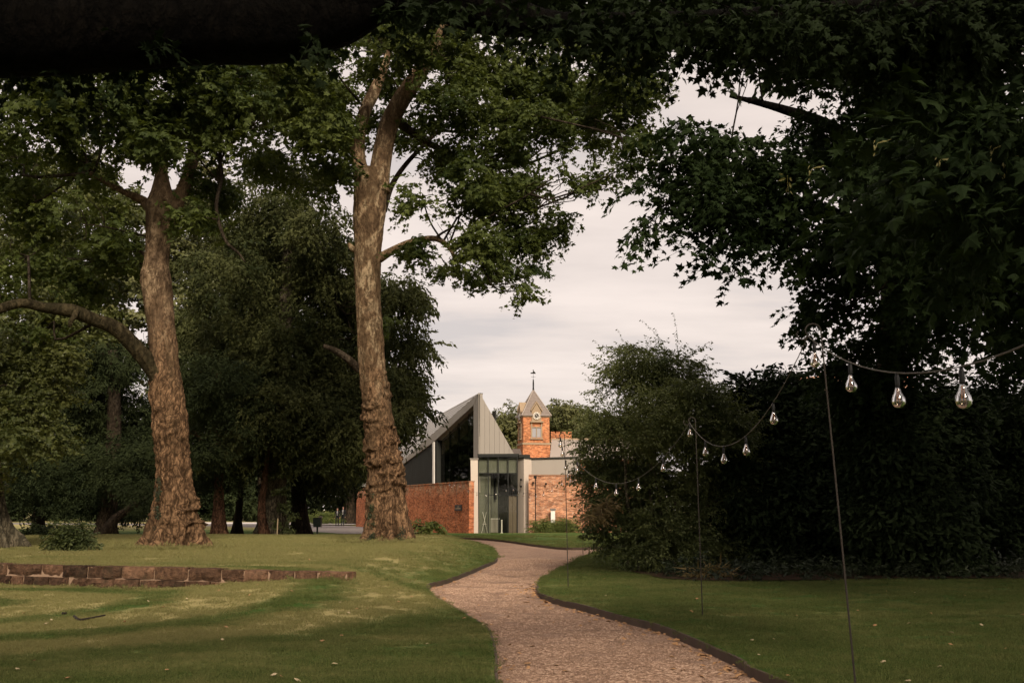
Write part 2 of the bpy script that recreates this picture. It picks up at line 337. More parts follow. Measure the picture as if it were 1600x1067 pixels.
class MB:
    def __init__(s): s.v = []; s.f = []
    def add(s, v, f):
        n = len(s.v); s.v += [tuple(p) for p in v]; s.f += [tuple(int(i) + n for i in q) for q in f]; return s
    def box(s, c, size, rz=0.0, bev=0.0):
        x, y, z = (k / 2 for k in size); cs, sn = math.cos(rz), math.sin(rz); P = []
        for q in ((-x, -y, -z), (x, -y, -z), (x, y, -z), (-x, y, -z), (-x, -y, z), (x, -y, z), (x, y, z), (-x, y, z)):
            P.append((c[0] + q[0] * cs - q[1] * sn, c[1] + q[0] * sn + q[1] * cs, c[2] + q[2]))
        return s.add(P, [(0, 3, 2, 1), (4, 5, 6, 7), (0, 1, 5, 4), (1, 2, 6, 5), (2, 3, 7, 6), (3, 0, 4, 7)])
    def prism(s, pts, ext):
        n = len(pts); e = Vector(ext); a = [Vector(p) for p in pts]
        return s.add(a + [p + e for p in a], [tuple(range(n)), tuple(range(2 * n - 1, n - 1, -1))] + [((i + 1) % n, i, n + i, n + (i + 1) % n) for i in range(n)])
    def tube(s, pts, rad, seg=8, cap=True):
        v, f = tube(np.array([tuple(p) for p in pts], float), np.array(rad if hasattr(rad, '__len__') else [rad] * len(pts), float), seg, cap); return s.add(v, f)
    def lathe(s, c, prof, seg=12):
        n = len(prof); v = []
        for r, z in prof:
            for k in range(seg):
                a = 2 * math.pi * k / seg; v.append((c[0] + r * math.cos(a), c[1] + r * math.sin(a), c[2] + z))
        f = [(i * seg + k, i * seg + (k + 1) % seg, (i + 1) * seg + (k + 1) % seg, (i + 1) * seg + k) for i in range(n - 1) for k in range(seg)]
        f += [tuple(range(seg - 1, -1, -1)), tuple(range((n - 1) * seg, n * seg))]
        return s.add(v, f)
    def build(s, name, m, parent=None, smooth=False): return mesh(name, s.v, s.f, m, parent, smooth)
def crom(P, n):
    P = np.asarray(P, float); k = len(P); t = np.linspace(0, k - 1, n); i = np.minimum(t.astype(int), k - 2); u = (t - i)[:, None]
    g = lambda j: P[np.clip(j, 0, k - 1)]
    a, b, c, d = g(i - 1), g(i), g(i + 1), g(i + 2)
    return 0.5 * ((2 * b) + (-a + c) * u + (2 * a - 5 * b + 4 * c - d) * u ** 2 + (-a + 3 * b - 3 * c + d) * u ** 3)
def tube(path, rad, seg=8, cap=True, disp=None):
    n = len(path); T = np.gradient(path, axis=0); T /= np.linalg.norm(T, axis=1)[:, None] + 1e-9
    u = np.cross(T[0], (0.0, 1.0, 0.02)); 
    if np.linalg.norm(u) < 0.1: u = np.cross(T[0], (1.0, 0, 0))
    u /= np.linalg.norm(u); U = np.zeros((n, 3))
    for i in range(n):
        u = u - T[i] * np.dot(u, T[i]); u /= np.linalg.norm(u) + 1e-9; U[i] = u
    Vv = np.cross(T, U); a = np.arange(seg) * 2 * math.pi / seg
    D = U[:, None, :] * np.cos(a)[None, :, None] + Vv[:, None, :] * np.sin(a)[None, :, None]
    rr = np.repeat(rad[:, None], seg, 1)
    if disp is not None:
        p0 = (path[:, None, :] + D * rr[..., None]).reshape(-1, 3)
        rr = rr + disp(p0, D.reshape(-1, 3), np.repeat(rad, seg), np.tile(a, n)).reshape(n, seg)
    v = (path[:, None, :] + D * rr[..., None]).reshape(-1, 3)
    i = np.arange(n - 1)[:, None] * seg; k = np.arange(seg)[None, :]; k2 = (k + 1) % seg
    f = np.stack([i + k, i + k2, i + seg + k2, i + seg + k], -1).reshape(-1, 4).tolist()
    if cap: f.append(list(range(seg - 1, -1, -1))); f.append(list(range((n - 1) * seg, n * seg)))
    return v, f

# ------------------------------------------------------------------ foliage: twig clumps scattered on points (one crown = one part)
def orient(V, o, rot): return [tuple(Vector(o) + rot @ Vector(p)) for p in V]
LOBED = [(0, 0), (0.20, -0.05), (0.47, 0.08), (0.29, 0.27), (0.55, 0.56), (0.21, 0.54), (0.0, 1.0), (-0.21, 0.54), (-0.55, 0.56), (-0.29, 0.27), (-0.47, 0.08), (-0.20, -0.05)]
OVAL = [(0, 0), (0.22, 0.3), (0.2, 0.66), (0, 1.0), (-0.2, 0.66), (-0.22, 0.3)]
STAR = [(0, 0), (0.45, 0.15), (0.25, 0.38), (0.42, 0.65), (0, 1), (-0.42, 0.65), (-0.25, 0.38), (-0.45, 0.15)]
NEEDLE = [(0, 0), (0.10, 0.3), (0.0, 1.0), (-0.10, 0.3)]
CURL = 0.16
def leaf(mb, o, size, az, pitch, roll, shape, wide=1.0):
    cu = 0.02 + 0.42 * ((az * 7.31) % 1.0)
    rot = Matrix.Rotation(az, 3, 'Z') @ Matrix.Rotation(pitch, 3, 'X') @ Matrix.Rotation(roll, 3, 'Y')
    c = (0, 0.36, 0.07); V = [(x * size * wide, y * size, (-CURL * abs(x) - cu * y * y) * size) for x, y in shape] + [(0, c[1] * size, c[2] * size)]
    n = len(shape); mb.add(orient(V, o, rot), [(n, i, (i + 1) % n) for i in range(n)])
    A = 0.0
    for i in range(n):
        x1, y1 = shape[i]; x2, y2 = shape[(i + 1) % n]; A += (x1 * y2 - x2 * y1) / 2
    return abs(A) * size * size * wide
TEMPL = {}
def template(name, nleaf, size, length, shape, droop=0.25, spread=0.14, seed=1, wide=1.0, twig=0.004, hang=0.6):
    rnd = random.Random(seed); mb = MB(); A = 0
    pts = [(0, length * t, -droop * length * t * t) for t in (0, 0.5, 1)]
    mb.tube(pts, [twig * 1.5, twig, twig * 0.5], 3, False)
    for i in range(nleaf):
        t = (i + 0.6) / nleaf; s = 1 if i % 2 else -1
        o = (s * spread * rnd.uniform(0.2, 1) * (1 - 0.5 * t), length * t + rnd.uniform(-.05, .05), -droop * length * t * t + rnd.uniform(-0.5, 0.5) * spread)
        A += leaf(mb, o, size * rnd.uniform(0.50, 1.22), -s * rnd.uniform(0.3, 1.7), -rnd.uniform(-0.3, 1.0) * hang - 0.15, rnd.uniform(-1.0, 1.0), shape, wide)
    me = bpy.data.meshes.new('twig_' + name); me.from_pydata(mb.v, [], mb.f); me.update()
    ob = bpy.data.objects.new('twig_' + name, me); TEMPL[name] = (ob, A)
template('plane', 12, 0.19, 0.62, LOBED, 0.30, 0.16, 3)
template('plane_b', 15, 0.17, 0.85, LOBED, 0.55, 0.14, 4)
template('maple', 12, 0.155, 0.60, LOBED, 0.35, 0.15, 5)
template('maple_b', 16, 0.14, 0.90, LOBED, 0.60, 0.13, 6)
template('small', 34, 0.075, 0.62, OVAL, 0.2, 0.11, 7, 1.1)
template('spray', 30, 0.06, 1.0, OVAL, 0.1, 0.05, 8, 1.1)
template('laurel', 14, 0.15, 0.55, OVAL, 0.2, 0.12, 9, 0.9)
template('cedar', 30, 0.21, 0.95, NEEDLE, 0.75, 0.22, 10, 2.4, hang=1.2)
template('far', 40, 0.23, 1.25, STAR, 0.25, 0.42, 11)
template('yew', 44, 0.20, 1.10, NEEDLE, 0.35, 0.34, 12, 2.0, hang=0.9)
template('ivy', 9, 0.09, 0.25, STAR, 0.3, 0.09, 13)
template('blade', 16, 0.45, 0.3, NEEDLE, -0.5, 0.2, 14, 0.5, hang=-1.2)
template('key', 6, 0.07, 0.16, OVAL, 0.8, 0.04, 15, 0.8, hang=1.4)
GN = {}
def gn_group(tname, mat):
    key = (tname, mat)
    if key in GN: return GN[key]
    ng = bpy.data.node_groups.new('scatter_' + tname + '_' + mat, 'GeometryNodeTree')
    ng.interface.new_socket('Geometry', in_out='INPUT', socket_type='NodeSocketGeometry')
    ng.interface.new_socket('Geometry', in_out='OUTPUT', socket_type='NodeSocketGeometry')
    N, L = ng.nodes, ng.links; gi = N.new('NodeGroupInput'); go = N.new('NodeGroupOutput')
    oi = N.new('GeometryNodeObjectInfo'); oi.inputs['Object'].default_value = TEMPL[tname][0]; oi.inputs['As Instance'].default_value = False
    sm = N.new('GeometryNodeSetMaterial'); sm.inputs['Material'].default_value = M[mat]; L.new(oi.outputs['Geometry'], sm.inputs[0])
    ip = N.new('GeometryNodeInstanceOnPoints'); L.new(gi.outputs[0], ip.inputs['Points']); L.new(sm.outputs[0], ip.inputs['Instance'])
    a = N.new('GeometryNodeInputNamedAttribute'); a.data_type = 'FLOAT_VECTOR'; a.inputs[0].default_value = 'rot'
    b = N.new('GeometryNodeInputNamedAttribute'); b.data_type = 'FLOAT'; b.inputs[0].default_value = 'scl'
    L.new(a.outputs[0], ip.inputs['Rotation']); L.new(b.outputs[0], ip.inputs['Scale']); L.new(ip.outputs[0], go.inputs[0])
    GN[key] = ng; return ng
def scatter(name, pts, rot, scl, tname, mat, parent=None):
    n = len(pts); me = bpy.data.meshes.new(name); me.vertices.add(n)
    me.vertices.foreach_set('co', np.asarray(pts, np.float32).ravel())
    a = me.attributes.new('rot', 'FLOAT_VECTOR', 'POINT'); a.data.foreach_set('vector', np.asarray(rot, np.float32).ravel())
    b = me.attributes.new('scl', 'FLOAT', 'POINT'); b.data.foreach_set('value', np.asarray(scl, np.float32).ravel()); me.update()
    o = put(bpy.data.objects.new(name, me), parent); o['kind'] = 'stuff'
    md = o.modifiers.new('leaves', 'NODES'); md.node_group = gn_group(tname, mat); return o
def blob_points(blobs, tname, lai, scale=1.0, gap=0.46, seed=0, shell=2.0):
    """blobs: (centre, (rx,ry,rz)); points thickest towards the outside, thinned by noise so that sky shows through"""
    P = []; RT = []; S = []; A = TEMPL[tname][1] * scale * scale
    for c, r in blobs:
        n = int(lai * math.pi * r[0] * r[2] / (A * 0.5)) + 3
        d = rng.normal(size=(n, 3)); d /= np.linalg.norm(d, axis=1)[:, None]
        q = d * (rng.random(n) ** (1 / shell))[:, None]
        p = np.array(c) + q * np.array(r)
        keep = vnoise(p * (0.75 / scale), 11 + seed) > gap - 0.12 + 0.24 * rng.random(n) - (0.5 if r[0] < 0.62 and not r[0] < 0.16 else 0.0)
        p = p[keep]; q = q[keep]; n = len(p)
        az = np.arctan2(q[:, 1], q[:, 0]) - math.pi / 2 + rng.normal(0, 0.8, n)
        P.append(p); RT.append(np.stack([rng.normal(-0.1, 0.45, n), rng.normal(0, 0.4, n), az], 1)); S.append(scale * rng.uniform(0.75, 1.25, n))
    return np.concatenate(P), np.concatenate(RT), np.concatenate(S)
def pxblob(px, py, rpx, Y, depth=1.0, flat=1.0):
    k = mpp(Y); c = W(px, py, Y); return (tuple(c), (rpx * k, rpx * k * depth, rpx * k * flat))
def branch_path(a, b, bend=0.15, sag=0.0, n=7, seed=0):
    a = np.asarray(a, float); b = np.asarray(b, float); L = np.linalg.norm(b - a)
    m1 = a + (b - a) * 0.35 + rng.normal(0, 1, 3) * bend * L * 0.5 + (0, 0, sag * L); m2 = a + (b - a) * 0.7 + rng.normal(0, 1, 3) * bend * L * 0.5 + (0, 0, sag * L)
    return crom([a, m1, m2, b], n)
def branches(mb, anchors, blobs, r0=0.09, sub=5, seg=5, rise=0.05):
    A = np.array([tuple(a) for a in anchors], float)
    for c, r in blobs:
        c = np.array(c); d = np.linalg.norm(A - c, axis=1) + 0.6 * np.maximum(0, A[:, 2] - c[2]); i = np.argsort(d)[min(len(d) - 1, int(rng.integers(0, 2)))]
        p = branch_path(A[i], c, 0.16, rise, 9); L = np.linalg.norm(A[i] - c); rr = r0 * (0.5 + 0.09 * L)
        v, f = tube(p, np.linspace(rr, rr * 0.35, 9), seg, False); mb.add(v, f)
        for k in range(sub):
            s = p[int(rng.integers(4, 9))]; d = rng.normal(size=3); d /= np.linalg.norm(d); e = c + d * np.array(r) * rng.uniform(0.6, 0.95)
            q = branch_path(s, e, 0.2, 0.03, 6); v, f = tube(q, np.linspace(rr * 0.36, rr * 0.08 + 0.004, 6), 4, False); mb.add(v, f)

def knobbly(amp, roots=0.0, zbase=0.0, seed=0, ridges=1.0, lobes=5):
    def d(p, D, rad, a):
        s = rad / 0.6
        n = fbm(p * (1.3, 1.3, 1.0), 3, seed)
        w = p + 0.35 * np.stack([fbm(p * 1.7, 2, seed + 61), fbm(p * 1.7, 2, seed + 62), fbm(p * 1.7, 2, seed + 63)], 1)
        rid = fbm(w * (1.3, 1.3, 2.9) + 7, 3, seed + 9)
        rid = np.clip(1 - np.abs(rid) * 4.0, 0, 1) ** 2                # broken folds
        gate = sstep(0.38, 0.72, vnoise(p * (0.9, 0.9, 0.7), seed + 40))
        bur = np.clip(fbm(w * (2.6, 2.6, 2.2), 3, seed + 15) - 0.05, 0, 1) * 1.5   # burrs
        up = 1 - 0.86 * sstep(3.6, 7.5, p[:, 2] - zbase)
        flute = fbm(np.stack([D[:, 0] * 2.2, D[:, 1] * 2.2, p[:, 2] * 0.16], 1) + seed, 3, seed + 21)
        vert = fbm(p * (7, 7, 1.0), 3, seed + 27); fine = fbm(p * (8, 8, 10), 3, seed + 33)
        out = amp * s * (0.35 * n + ridges * up * (0.70 * rid * gate + 0.42 * bur * (0.4 + gate) - 0.18) + 0.35 * flute * (0.35 + up) + 0.34 * vert * (0.35 + up) + 0.20 * fine * (0.35 + up))
        if roots:
            h = np.maximum(p[:, 2] - zbase, 0); fl = np.exp(-h / 0.50)
            lob = 0.5 + 0.5 * np.cos(lobes * a + seed + 1.4 * np.sin(2 * a + seed)); lob = lob ** 1.3
            out = out + roots * fl * (0.08 + 0.92 * lob ** 1.4) + 0.16 * np.exp(-h / 1.5) * (lob - 0.35)
        return out
    return d
def px_trunk(rows, Y, n):
    """rows: (y, x_left, x_right) in the picture -> centre line and radii at depth Y"""
    C = []; Rr = []
    for y, a, b in rows:
        C.append(tuple(W((a + b) / 2, y, Y))); Rr.append((b - a) / 2 * mpp(Y))
    return crom(C, n), crom(np.array(Rr)[:, None].repeat(3, 1), n)[:, 0]
def px_limb(rows, n):
    """rows: (x, y, Y, r_metres)"""
    return crom([tuple(W(x, y, Y)) for x, y, Y, r in rows], n), crom(np.array([r for *_, r in rows])[:, None].repeat(3, 1), n)[:, 0]

# ================================================================== the ground
PL = [(772, 1067), (772, 1039), (765, 1004), (754, 988), (728, 971), (702, 955.6), (675, 938), (665.5, 925), (672, 918), (689, 914), (715, 905), (745.6, 892), (770, 881), (776, 874.7), (772, 863.7), (759, 855), (728, 848), (693, 844)]
PR = [(1192, 1065), (1165, 1047), (1130, 1030), (1082, 1008), (1034, 988), (969, 971), (916, 955.6), (872, 944.6), (846, 934), (842, 925), (844, 914), (864, 901), (890, 885.6), (916, 872.5), (951, 861.5), (1004, 857.5)]
PI = [(684, 842), (741, 843), (789, 847), (837, 854), (877, 858.5), (912, 859), (945, 857.2), (977, 855.5)]
def gl(P): return [tuple(G(*p))[:2] for p in P]
def smooth2(P, k=6):
    q = np.array([(x, y, 0.0) for x, y in P]); return [tuple(p[:2]) for p in crom(q, (len(P) - 1) * k + 1)]
left_edge = smooth2([(0.9, -7.0), (0.45, -1.0), (0.05, 4.0)] + gl(PL) + [(-9.0, 61.0), (-12.5, 68.0)])
right_edge = smooth2([(4.6, -7.0), (4.4, -1.0), (3.7, 4.0), (2.95, 7.3)] + gl(PR) + [(12.0, 46.5), (30.0, 51.0)])
island_edge = smooth2([(-5.6, 66.0), (-4.9, 62.5)] + gl(PI) + [(12.0, 49.0), (30.0, 53.5)])
DRIVE = [(-12.5, 68.0), (-15.0, 80.0), (-17.5, 92.0), (-24.0, 101.0), (-60.0, 118.0), (-120.0, 130.0)]
left_poly = left_edge + [(-16.2, 74.0), (-20.0, 86.0), (-27.0, 95.0), (-62.0, 111.0), (-120.0, 122.0), (-170.0, 120.0), (-170.0, -30.0), (0.9, -30.0)]
right_poly = right_edge + [(60.0, 53.0), (60.0, -30.0), (4.6, -30.0)]
island_poly = island_edge + [(40.0, 60.0), (40.0, 66.5), (3.0, 66.6), (-2.0, 67.0)]
def in_poly(x, y, poly):
    x = np.asarray(x, float); y = np.asarray(y, float); c = np.zeros(x.shape, bool); n = len(poly)
    for i in range(n):
        x1, y1 = poly[i]; x2, y2 = poly[(i + 1) % n]
        if y1 == y2: continue
        k = ((y1 > y) != (y2 > y)) & (x < (x2 - x1) * (y - y1) / (y2 - y1) + x1); c ^= k
    return c
def seg_dist(x, y, line):
    d = np.full(np.asarray(x).shape, 1e9)
    for (x1, y1), (x2, y2) in zip(line[:-1], line[1:]):
        L2 = (x2 - x1) ** 2 + (y2 - y1) ** 2 + 1e-12; t = np.clip(((x - x1) * (x2 - x1) + (y - y1) * (y2 - y1)) / L2, 0, 1)
        d = np.minimum(d, np.hypot(x - x1 - t * (x2 - x1), y - y1 - t * (y2 - y1)))
    return d
WA, WB = np.array([-11.15, 21.3]), np.array([-2.92, 18.15])       # front foot of the low stone wall, left picture edge and right end
WD = (WB - WA) / np.linalg.norm(WB - WA); WN = np.array([-WD[1], WD[0]]); WLEN = np.linalg.norm(WB - WA)
WTOP = 0.535
def H(x, y, edge=True):
    x = np.asarray(x, float); y = np.asarray(y, float)
    u = ((x - WA[0]) * WD[0] + (y - WA[1]) * WD[1]) / WLEN; s = (x - WA[0]) * WN[0] + (y - WA[1]) * WN[1]
    low = 0.11 + 0.29 * sstep(0.45, 1.0, u) * sstep(-5.0, 0.0, s) * (1 - sstep(1.0, 1.6, u))
    high = (WTOP - 0.02) * (1 - sstep(42, 62, y)) + 0.06 * sstep(42, 62, y)
    w = 0.34 + 5.0 * sstep(1.0, 1.5, u)
    z = low + (high - low) * sstep(0.02, 1.0, s / w) * (1 - sstep(1.3, 2.3, u))
    z = np.where(x > 0.9, 0.11 + 0.05 * sstep(4, 9, x), z)
    z = z + 0.05 * (vnoise(np.stack([x * 0.22, y * 0.22, x * 0 + 3], -1).reshape(-1, 3), 5).reshape(x.shape) - 0.5)
    if edge:
        d = np.minimum(np.minimum(seg_dist(x, y, left_edge), seg_dist(x, y, right_edge)), seg_dist(x, y, island_edge))
        t = sstep(0.0, 2.2, d); z = 0.105 * (1 - t) + z * t
    return z
def Hs(x, y): return float(H(np.array([x]), np.array([y]))[0])

def lawn_sheet(name, poly, extra_lines=(), soft=True):
    xs = np.array([p[0] for p in poly]); ys = np.array([p[1] for p in poly])
    pts = []; y = max(ys.min(), -30)
    while y < min(ys.max(), 125):
        st = 0.45 if 5 < y < 24 else (0.9 if 0 < y < 45 else 3.0); w = 26 + max(0, y) * 0.8
        for xx in np.arange(max(xs.min(), -w), min(xs.max(), w), st): pts.append((xx + rng.uniform(-.3, .3) * st, y + rng.uniform(-.3, .3) * st))
        y += st
    P = np.array(pts); P = P[in_poly(P[:, 0], P[:, 1], poly)]
    ring = list(poly) + [poly[0]]
    P = P[seg_dist(P[:, 0], P[:, 1], ring) > 0.22]
    verts = [Vector(p) for p in poly]; n = len(verts); edges = [(i, (i + 1) % n) for i in range(n)]
    for ln in extra_lines:
        k = len(verts); verts += [Vector(p) for p in ln]; edges += [(k + i, k + i + 1) for i in range(len(ln) - 1)]
        P = P[seg_dist(P[:, 0], P[:, 1], ln) > 0.10]
    verts += [Vector(p) for p in P.tolist()]
    V, E, Fc, *_ = delaunay_2d_cdt(verts, edges, [], 0, 1e-5)
    V = np.array([(v.x, v.y) for v in V]); c = np.array([[V[i] for i in f] for f in Fc]).mean(1)
    ins = in_poly(c[:, 0], c[:, 1], poly); Fc = [f for f, k in zip(Fc, ins) if k]
    z = H(V[:, 0], V[:, 1]); V3 = np.column_stack([V, z])
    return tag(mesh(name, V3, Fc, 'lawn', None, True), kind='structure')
wl = [tuple(WA + WD * t + WN * o) for o in (0.02,) for t in np.linspace(-5, WLEN, 40)]
wl2 = [tuple(WA + WD * t + WN * 0.33) for t in np.linspace(-5, WLEN, 40)]
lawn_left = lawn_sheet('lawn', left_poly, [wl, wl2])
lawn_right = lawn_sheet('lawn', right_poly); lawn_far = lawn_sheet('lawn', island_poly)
# base ground to the horizon, gravel, drive, edging
tag(mesh('ground', [(-900, -300, -0.08), (900, -300, -0.08), (900, 1600, -0.08), (-900, 1600, -0.08)], [(0, 1, 2, 3)], 'field'), kind='structure')
def strip_sheet(name, poly, z, m):
    V, E, Fc, *_ = delaunay_2d_cdt([Vector(p) for p in poly], [(i, (i + 1) % len(poly)) for i in range(len(poly))], [], 1, 1e-5)
    return tag(mesh(name, [(v.x, v.y, z) for v in V], Fc, m), kind='structure')
strip_sheet('gravel_path', [(-1.5, -9), (6, -9), (6, 5), (3.2, 20), (6, 35), (34, 46), (34, 56), (10, 56), (0.5, 67.5), (-3.0, 68.5), (-13.5, 70), (-13.5, 66), (-4.5, 50), (-2.5, 30), (-3.5, 18), (-1.5, 5)], 0.0, 'gravel')
tag(mesh('drive', *(lambda a, b: ([(x, y, 0.03) for x, y in a + b[::-1]], [tuple(range(len(a) + len(b)))]))(
    [(-13.2, 66.5), (-19.0, 84.0), (-28.5, 94.0), (-62.0, 109.5), (-118.0, 120.0)], [(-8.0, 68.0), (-13.2, 92.0), (-16.0, 100.0), (-24.0, 106.0), (-62.0, 121.0), (-118.0, 131.0)]), 'asphalt'), kind='structure')
tag(mesh('parking_apron', [(-36, 112, 0.034), (-17, 108, 0.034), (-16, 121, 0.034), (-40, 126, 0.034)], [(0, 1, 2, 3)], 'sunlit_road'), kind='structure')  # pale sheet, sunlit road surface put into its colour
def edging(line, flip):
    L = np.array(line); T = np.gradient(L, axis=0); T /= np.linalg.norm(T, axis=1)[:, None]; Nn = np.column_stack([-T[:, 1], T[:, 0]]) * flip
    wob = 0.010 * (vnoise(np.column_stack([L * 1.7, L[:, 0] * 0]), 4) - 0.5)
    a = L - Nn * 0.006; b = L - Nn * 0.034; top = 0.103 + wob; n = len(L)
    v = [(p[0], p[1], -0.05) for p in b] + [(p[0], p[1], z) for p, z in zip(b, top)] + [(p[0], p[1], z) for p, z in zip(a, top)]
    f = [(k * n + i, k * n + i + 1, (k + 1) * n + i + 1, (k + 1) * n + i) for k in (0, 1) for i in range(n - 1)]
    return tag(mesh('path_edging', v, f, 'edging'), kind='structure')
edging(left_edge, 1); edging(right_edge, -1); edging(island_edge, 1)
# dark planting bed under the shrubs on the right
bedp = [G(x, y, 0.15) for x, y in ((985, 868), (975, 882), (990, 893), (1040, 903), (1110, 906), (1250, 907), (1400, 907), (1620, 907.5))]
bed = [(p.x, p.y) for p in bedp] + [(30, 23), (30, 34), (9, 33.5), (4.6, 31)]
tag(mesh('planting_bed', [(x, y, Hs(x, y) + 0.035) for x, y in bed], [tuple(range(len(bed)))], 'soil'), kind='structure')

# grass blades and gravel stones as small scattered patches
def patch_template(name, n, kind, seed):
    rnd = random.Random(seed); mb = MB()
    for i in range(n):
        x, y = rnd.uniform(-.19, .19), rnd.uniform(-.19, .19)
        if kind == 'grass':
            h = rnd.uniform(0.016, 0.040) * (1.35 if rnd.random() < .06 else 1); a = rnd.uniform(0, 6.3); w = rnd.uniform(.003, .0055); lx, ly = rnd.gauss(0, .016), rnd.gauss(0, .016)
            mb.add([(x - w * math.cos(a), y - w * math.sin(a), -0.005), (x + w * math.cos(a), y + w * math.sin(a), -0.005), (x + lx, y + ly, h)], [(0, 1, 2)])
        else:
            r = rnd.uniform(0.004, 0.0105); P = [(x + r * rnd.uniform(.7, 1.2) * dx, y + r * rnd.uniform(.7, 1.2) * dy, 0.002 + r * 0.62 * dz) for dx, dy, dz in ((1, 0, 0), (0, 1, 0), (-1, 0, 0), (0, -1, 0), (rnd.uniform(-.3, .3), rnd.uniform(-.3, .3), 1))]
            mb.add(P, [(0, 1, 4), (1, 2, 4), (2, 3, 4), (3, 0, 4)])
    me = bpy.data.meshes.new('patch_' + name); me.from_pydata(mb.v, [], mb.f); me.update()
    TEMPL[name] = (bpy.data.objects.new('patch_' + name, me), 1.0)
patch_template('grass', 200, 'grass', 1); patch_template('gravel', 230, 'gravel', 2)
def scatter_ground(name, polys, tname, mat, dens, margin, zf, yr, keepout=None):
    n = int(dens); y = yr[0] * (yr[1] / yr[0]) ** rng.random(n); x = (rng.random(n) * 2 - 1) * (0.56 * y + 0.8)
    ok = np.zeros(n, bool)
    for p in polys: ok |= in_poly(x, y, p)
    d = np.minimum(np.minimum(seg_dist(x, y, left_edge), seg_dist(x, y, right_edge)), seg_dist(x, y, island_edge))
    ok &= d > margin
    if keepout is not None: ok &= ~keepout(x, y)
    x, y = x[ok], y[ok]; k = len(x); sc = np.minimum(np.maximum(0.95, y / 17.0), 1.8) * rng.uniform(.85, 1.15, k)
    return scatter(name, np.column_stack([x, y, zf(x, y)]), np.column_stack([np.zeros(k), np.zeros(k), rng.random(k) * 6.28]), sc, tname, mat)
def keep_wall(x, y):
    u = ((x - WA[0]) * WD[0] + (y - WA[1]) * WD[1]) / WLEN; s = (x - WA[0]) * WN[0] + (y - WA[1]) * WN[1]
    return ((u < 1.02) & (s > -0.12) & (s < 0.5)) | in_poly(x, y, bed)
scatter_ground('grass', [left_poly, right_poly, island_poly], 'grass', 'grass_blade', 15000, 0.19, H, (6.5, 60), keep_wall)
gp = left_edge + right_edge[::-1]
scatter_ground('gravel_stones', [gp], 'gravel', 'pebble', 9500, 0.2, lambda x, y: x * 0 + 0.001, (6.5, 34))
def edge_tufts(line, side, name='grass'):
    L = np.array(line); T = np.gradient(L, axis=0); T /= np.linalg.norm(T, axis=1)[:, None]; Nn = np.column_stack([-T[:, 1], T[:, 0]]) * side
    P = []
    for i in range(len(L) - 1):
        if not (5 < L[i][1] < 62): continue
        k = max(1, int(np.linalg.norm(L[i + 1] - L[i]) / 0.05))
        for t in rng.random(k): P.append(L[i] + (L[i + 1] - L[i]) * t + Nn[i] * rng.uniform(0.03, 0.17))
    P = np.array(P); k = len(P); z = H(P[:, 0], P[:, 1])
    return scatter(name, np.column_stack([P, z]), np.column_stack([rng.normal(0, .15, k), rng.normal(0, .15, k), rng.random(k) * 6.28]), rng.uniform(0.25, 0.7, k), 'grass', 'grass_blade')
wf = [tuple(WA + WD * t - WN * 0.09) for t in np.linspace(-4, WLEN + .3, 90)]; wb = [tuple(WA + WD * t + WN * 0.30) for t in np.linspace(-4, WLEN + .3, 90)]
for ln_, k_ in ((wf, 150), (wf, 150), (wb, 260)):
    P_ = np.array([ln_[int(i)] for i in rng.integers(0, 90, k_)]) + rng.normal(0, .045, (k_, 2)); z_ = H(P_[:, 0], P_[:, 1]); scatter('grass', np.column_stack([P_, np.maximum(z_, z_ * 0)]), np.column_stack([rng.normal(0, .2, k_), rng.normal(0, .2, k_), rng.random(k_) * 6.28]), rng.uniform(.5, 1.3, k_), 'grass', 'grass_blade')
edge_tufts(left_edge, 1); edge_tufts(right_edge, -1); edge_tufts(island_edge, 1)

# ------------------------------------------------------------------ low sandstone retaining wall, stone by stone
wall = thing('stone_wall', 'low two course sandstone retaining wall across the left lawn', 'wall', (*(WA + WD * WLEN / 2), 0.1))
wn3 = Vector((WN[0], WN[1], 0))
def wall_pos(px, row_y):
    p = onp(px, row_y, Vector((WA[0], WA[1], 0)), wn3); return (p.x - WA[0]) * WD[0] + (p.y - WA[1]) * WD[1]
def stone(s0, s1, z0, z1, dep, seed):
    nx = max(3, int((s1 - s0) / 0.10)); ny, nz = 2, 3; bm = bmesh.new()
    bmesh.ops.create_grid(bm, x_segments=nx, y_segments=nz, size=0.5); me = None
    V = np.array([v.co[:] for v in bm.verts]); fs = [[v.index for v in f.verts] for f in bm.faces]; bm.free()
    sx = s0 + (V[:, 0] + 0.5) * (s1 - s0); sz = z0 + (V[:, 1] + 0.5) * (z1 - z0)
    ex = np.minimum(V[:, 0] + 0.5, 0.5 - V[:, 0]) * (s1 - s0); ez = np.minimum(V[:, 1] + 0.5, 0.5 - V[:, 1]) * (z1 - z0); e = np.minimum(ex, ez)
    out = dep + np.where(e < 0.01, -0.018, 0.0) + 0.062 * fbm(np.column_stack([sx * 6, sz * 9, sx * 0 + seed]), 3, seed)
    sz = sz + np.where(e < 0.01, 0.012 * fbm(np.column_stack([sx * 5, sx * 0 + seed, sz * 3]), 2, seed + 3), 0)
    front = np.column_stack([WA[0] + WD[0] * sx - WN[0] * out, WA[1] + WD[1] * sx - WN[1] * out, sz])
    back = front + np.array([WN[0], WN[1], 0]) * 0.30; n = len(V)
    # rim faces
    edge_count = {}
    for f in fs:
        for a, b in zip(f, f[1:] + f[:1]): edge_count[(a, b)] = 1
    rim = [(b, a) for (a, b) in edge_count if (b, a) not in edge_count]
    F2 = [tuple(f) for f in fs] + [(a, b, b + n, a + n) for a, b in rim]
    return mesh('stone', np.vstack([front, back]), F2, 'sandstone', wall, False)
top_j = [-95, -60, -22, 12, 38, 66, 100, 138, 159, 192, 242, 295, 347, 382, 420, 461, 497, 544]
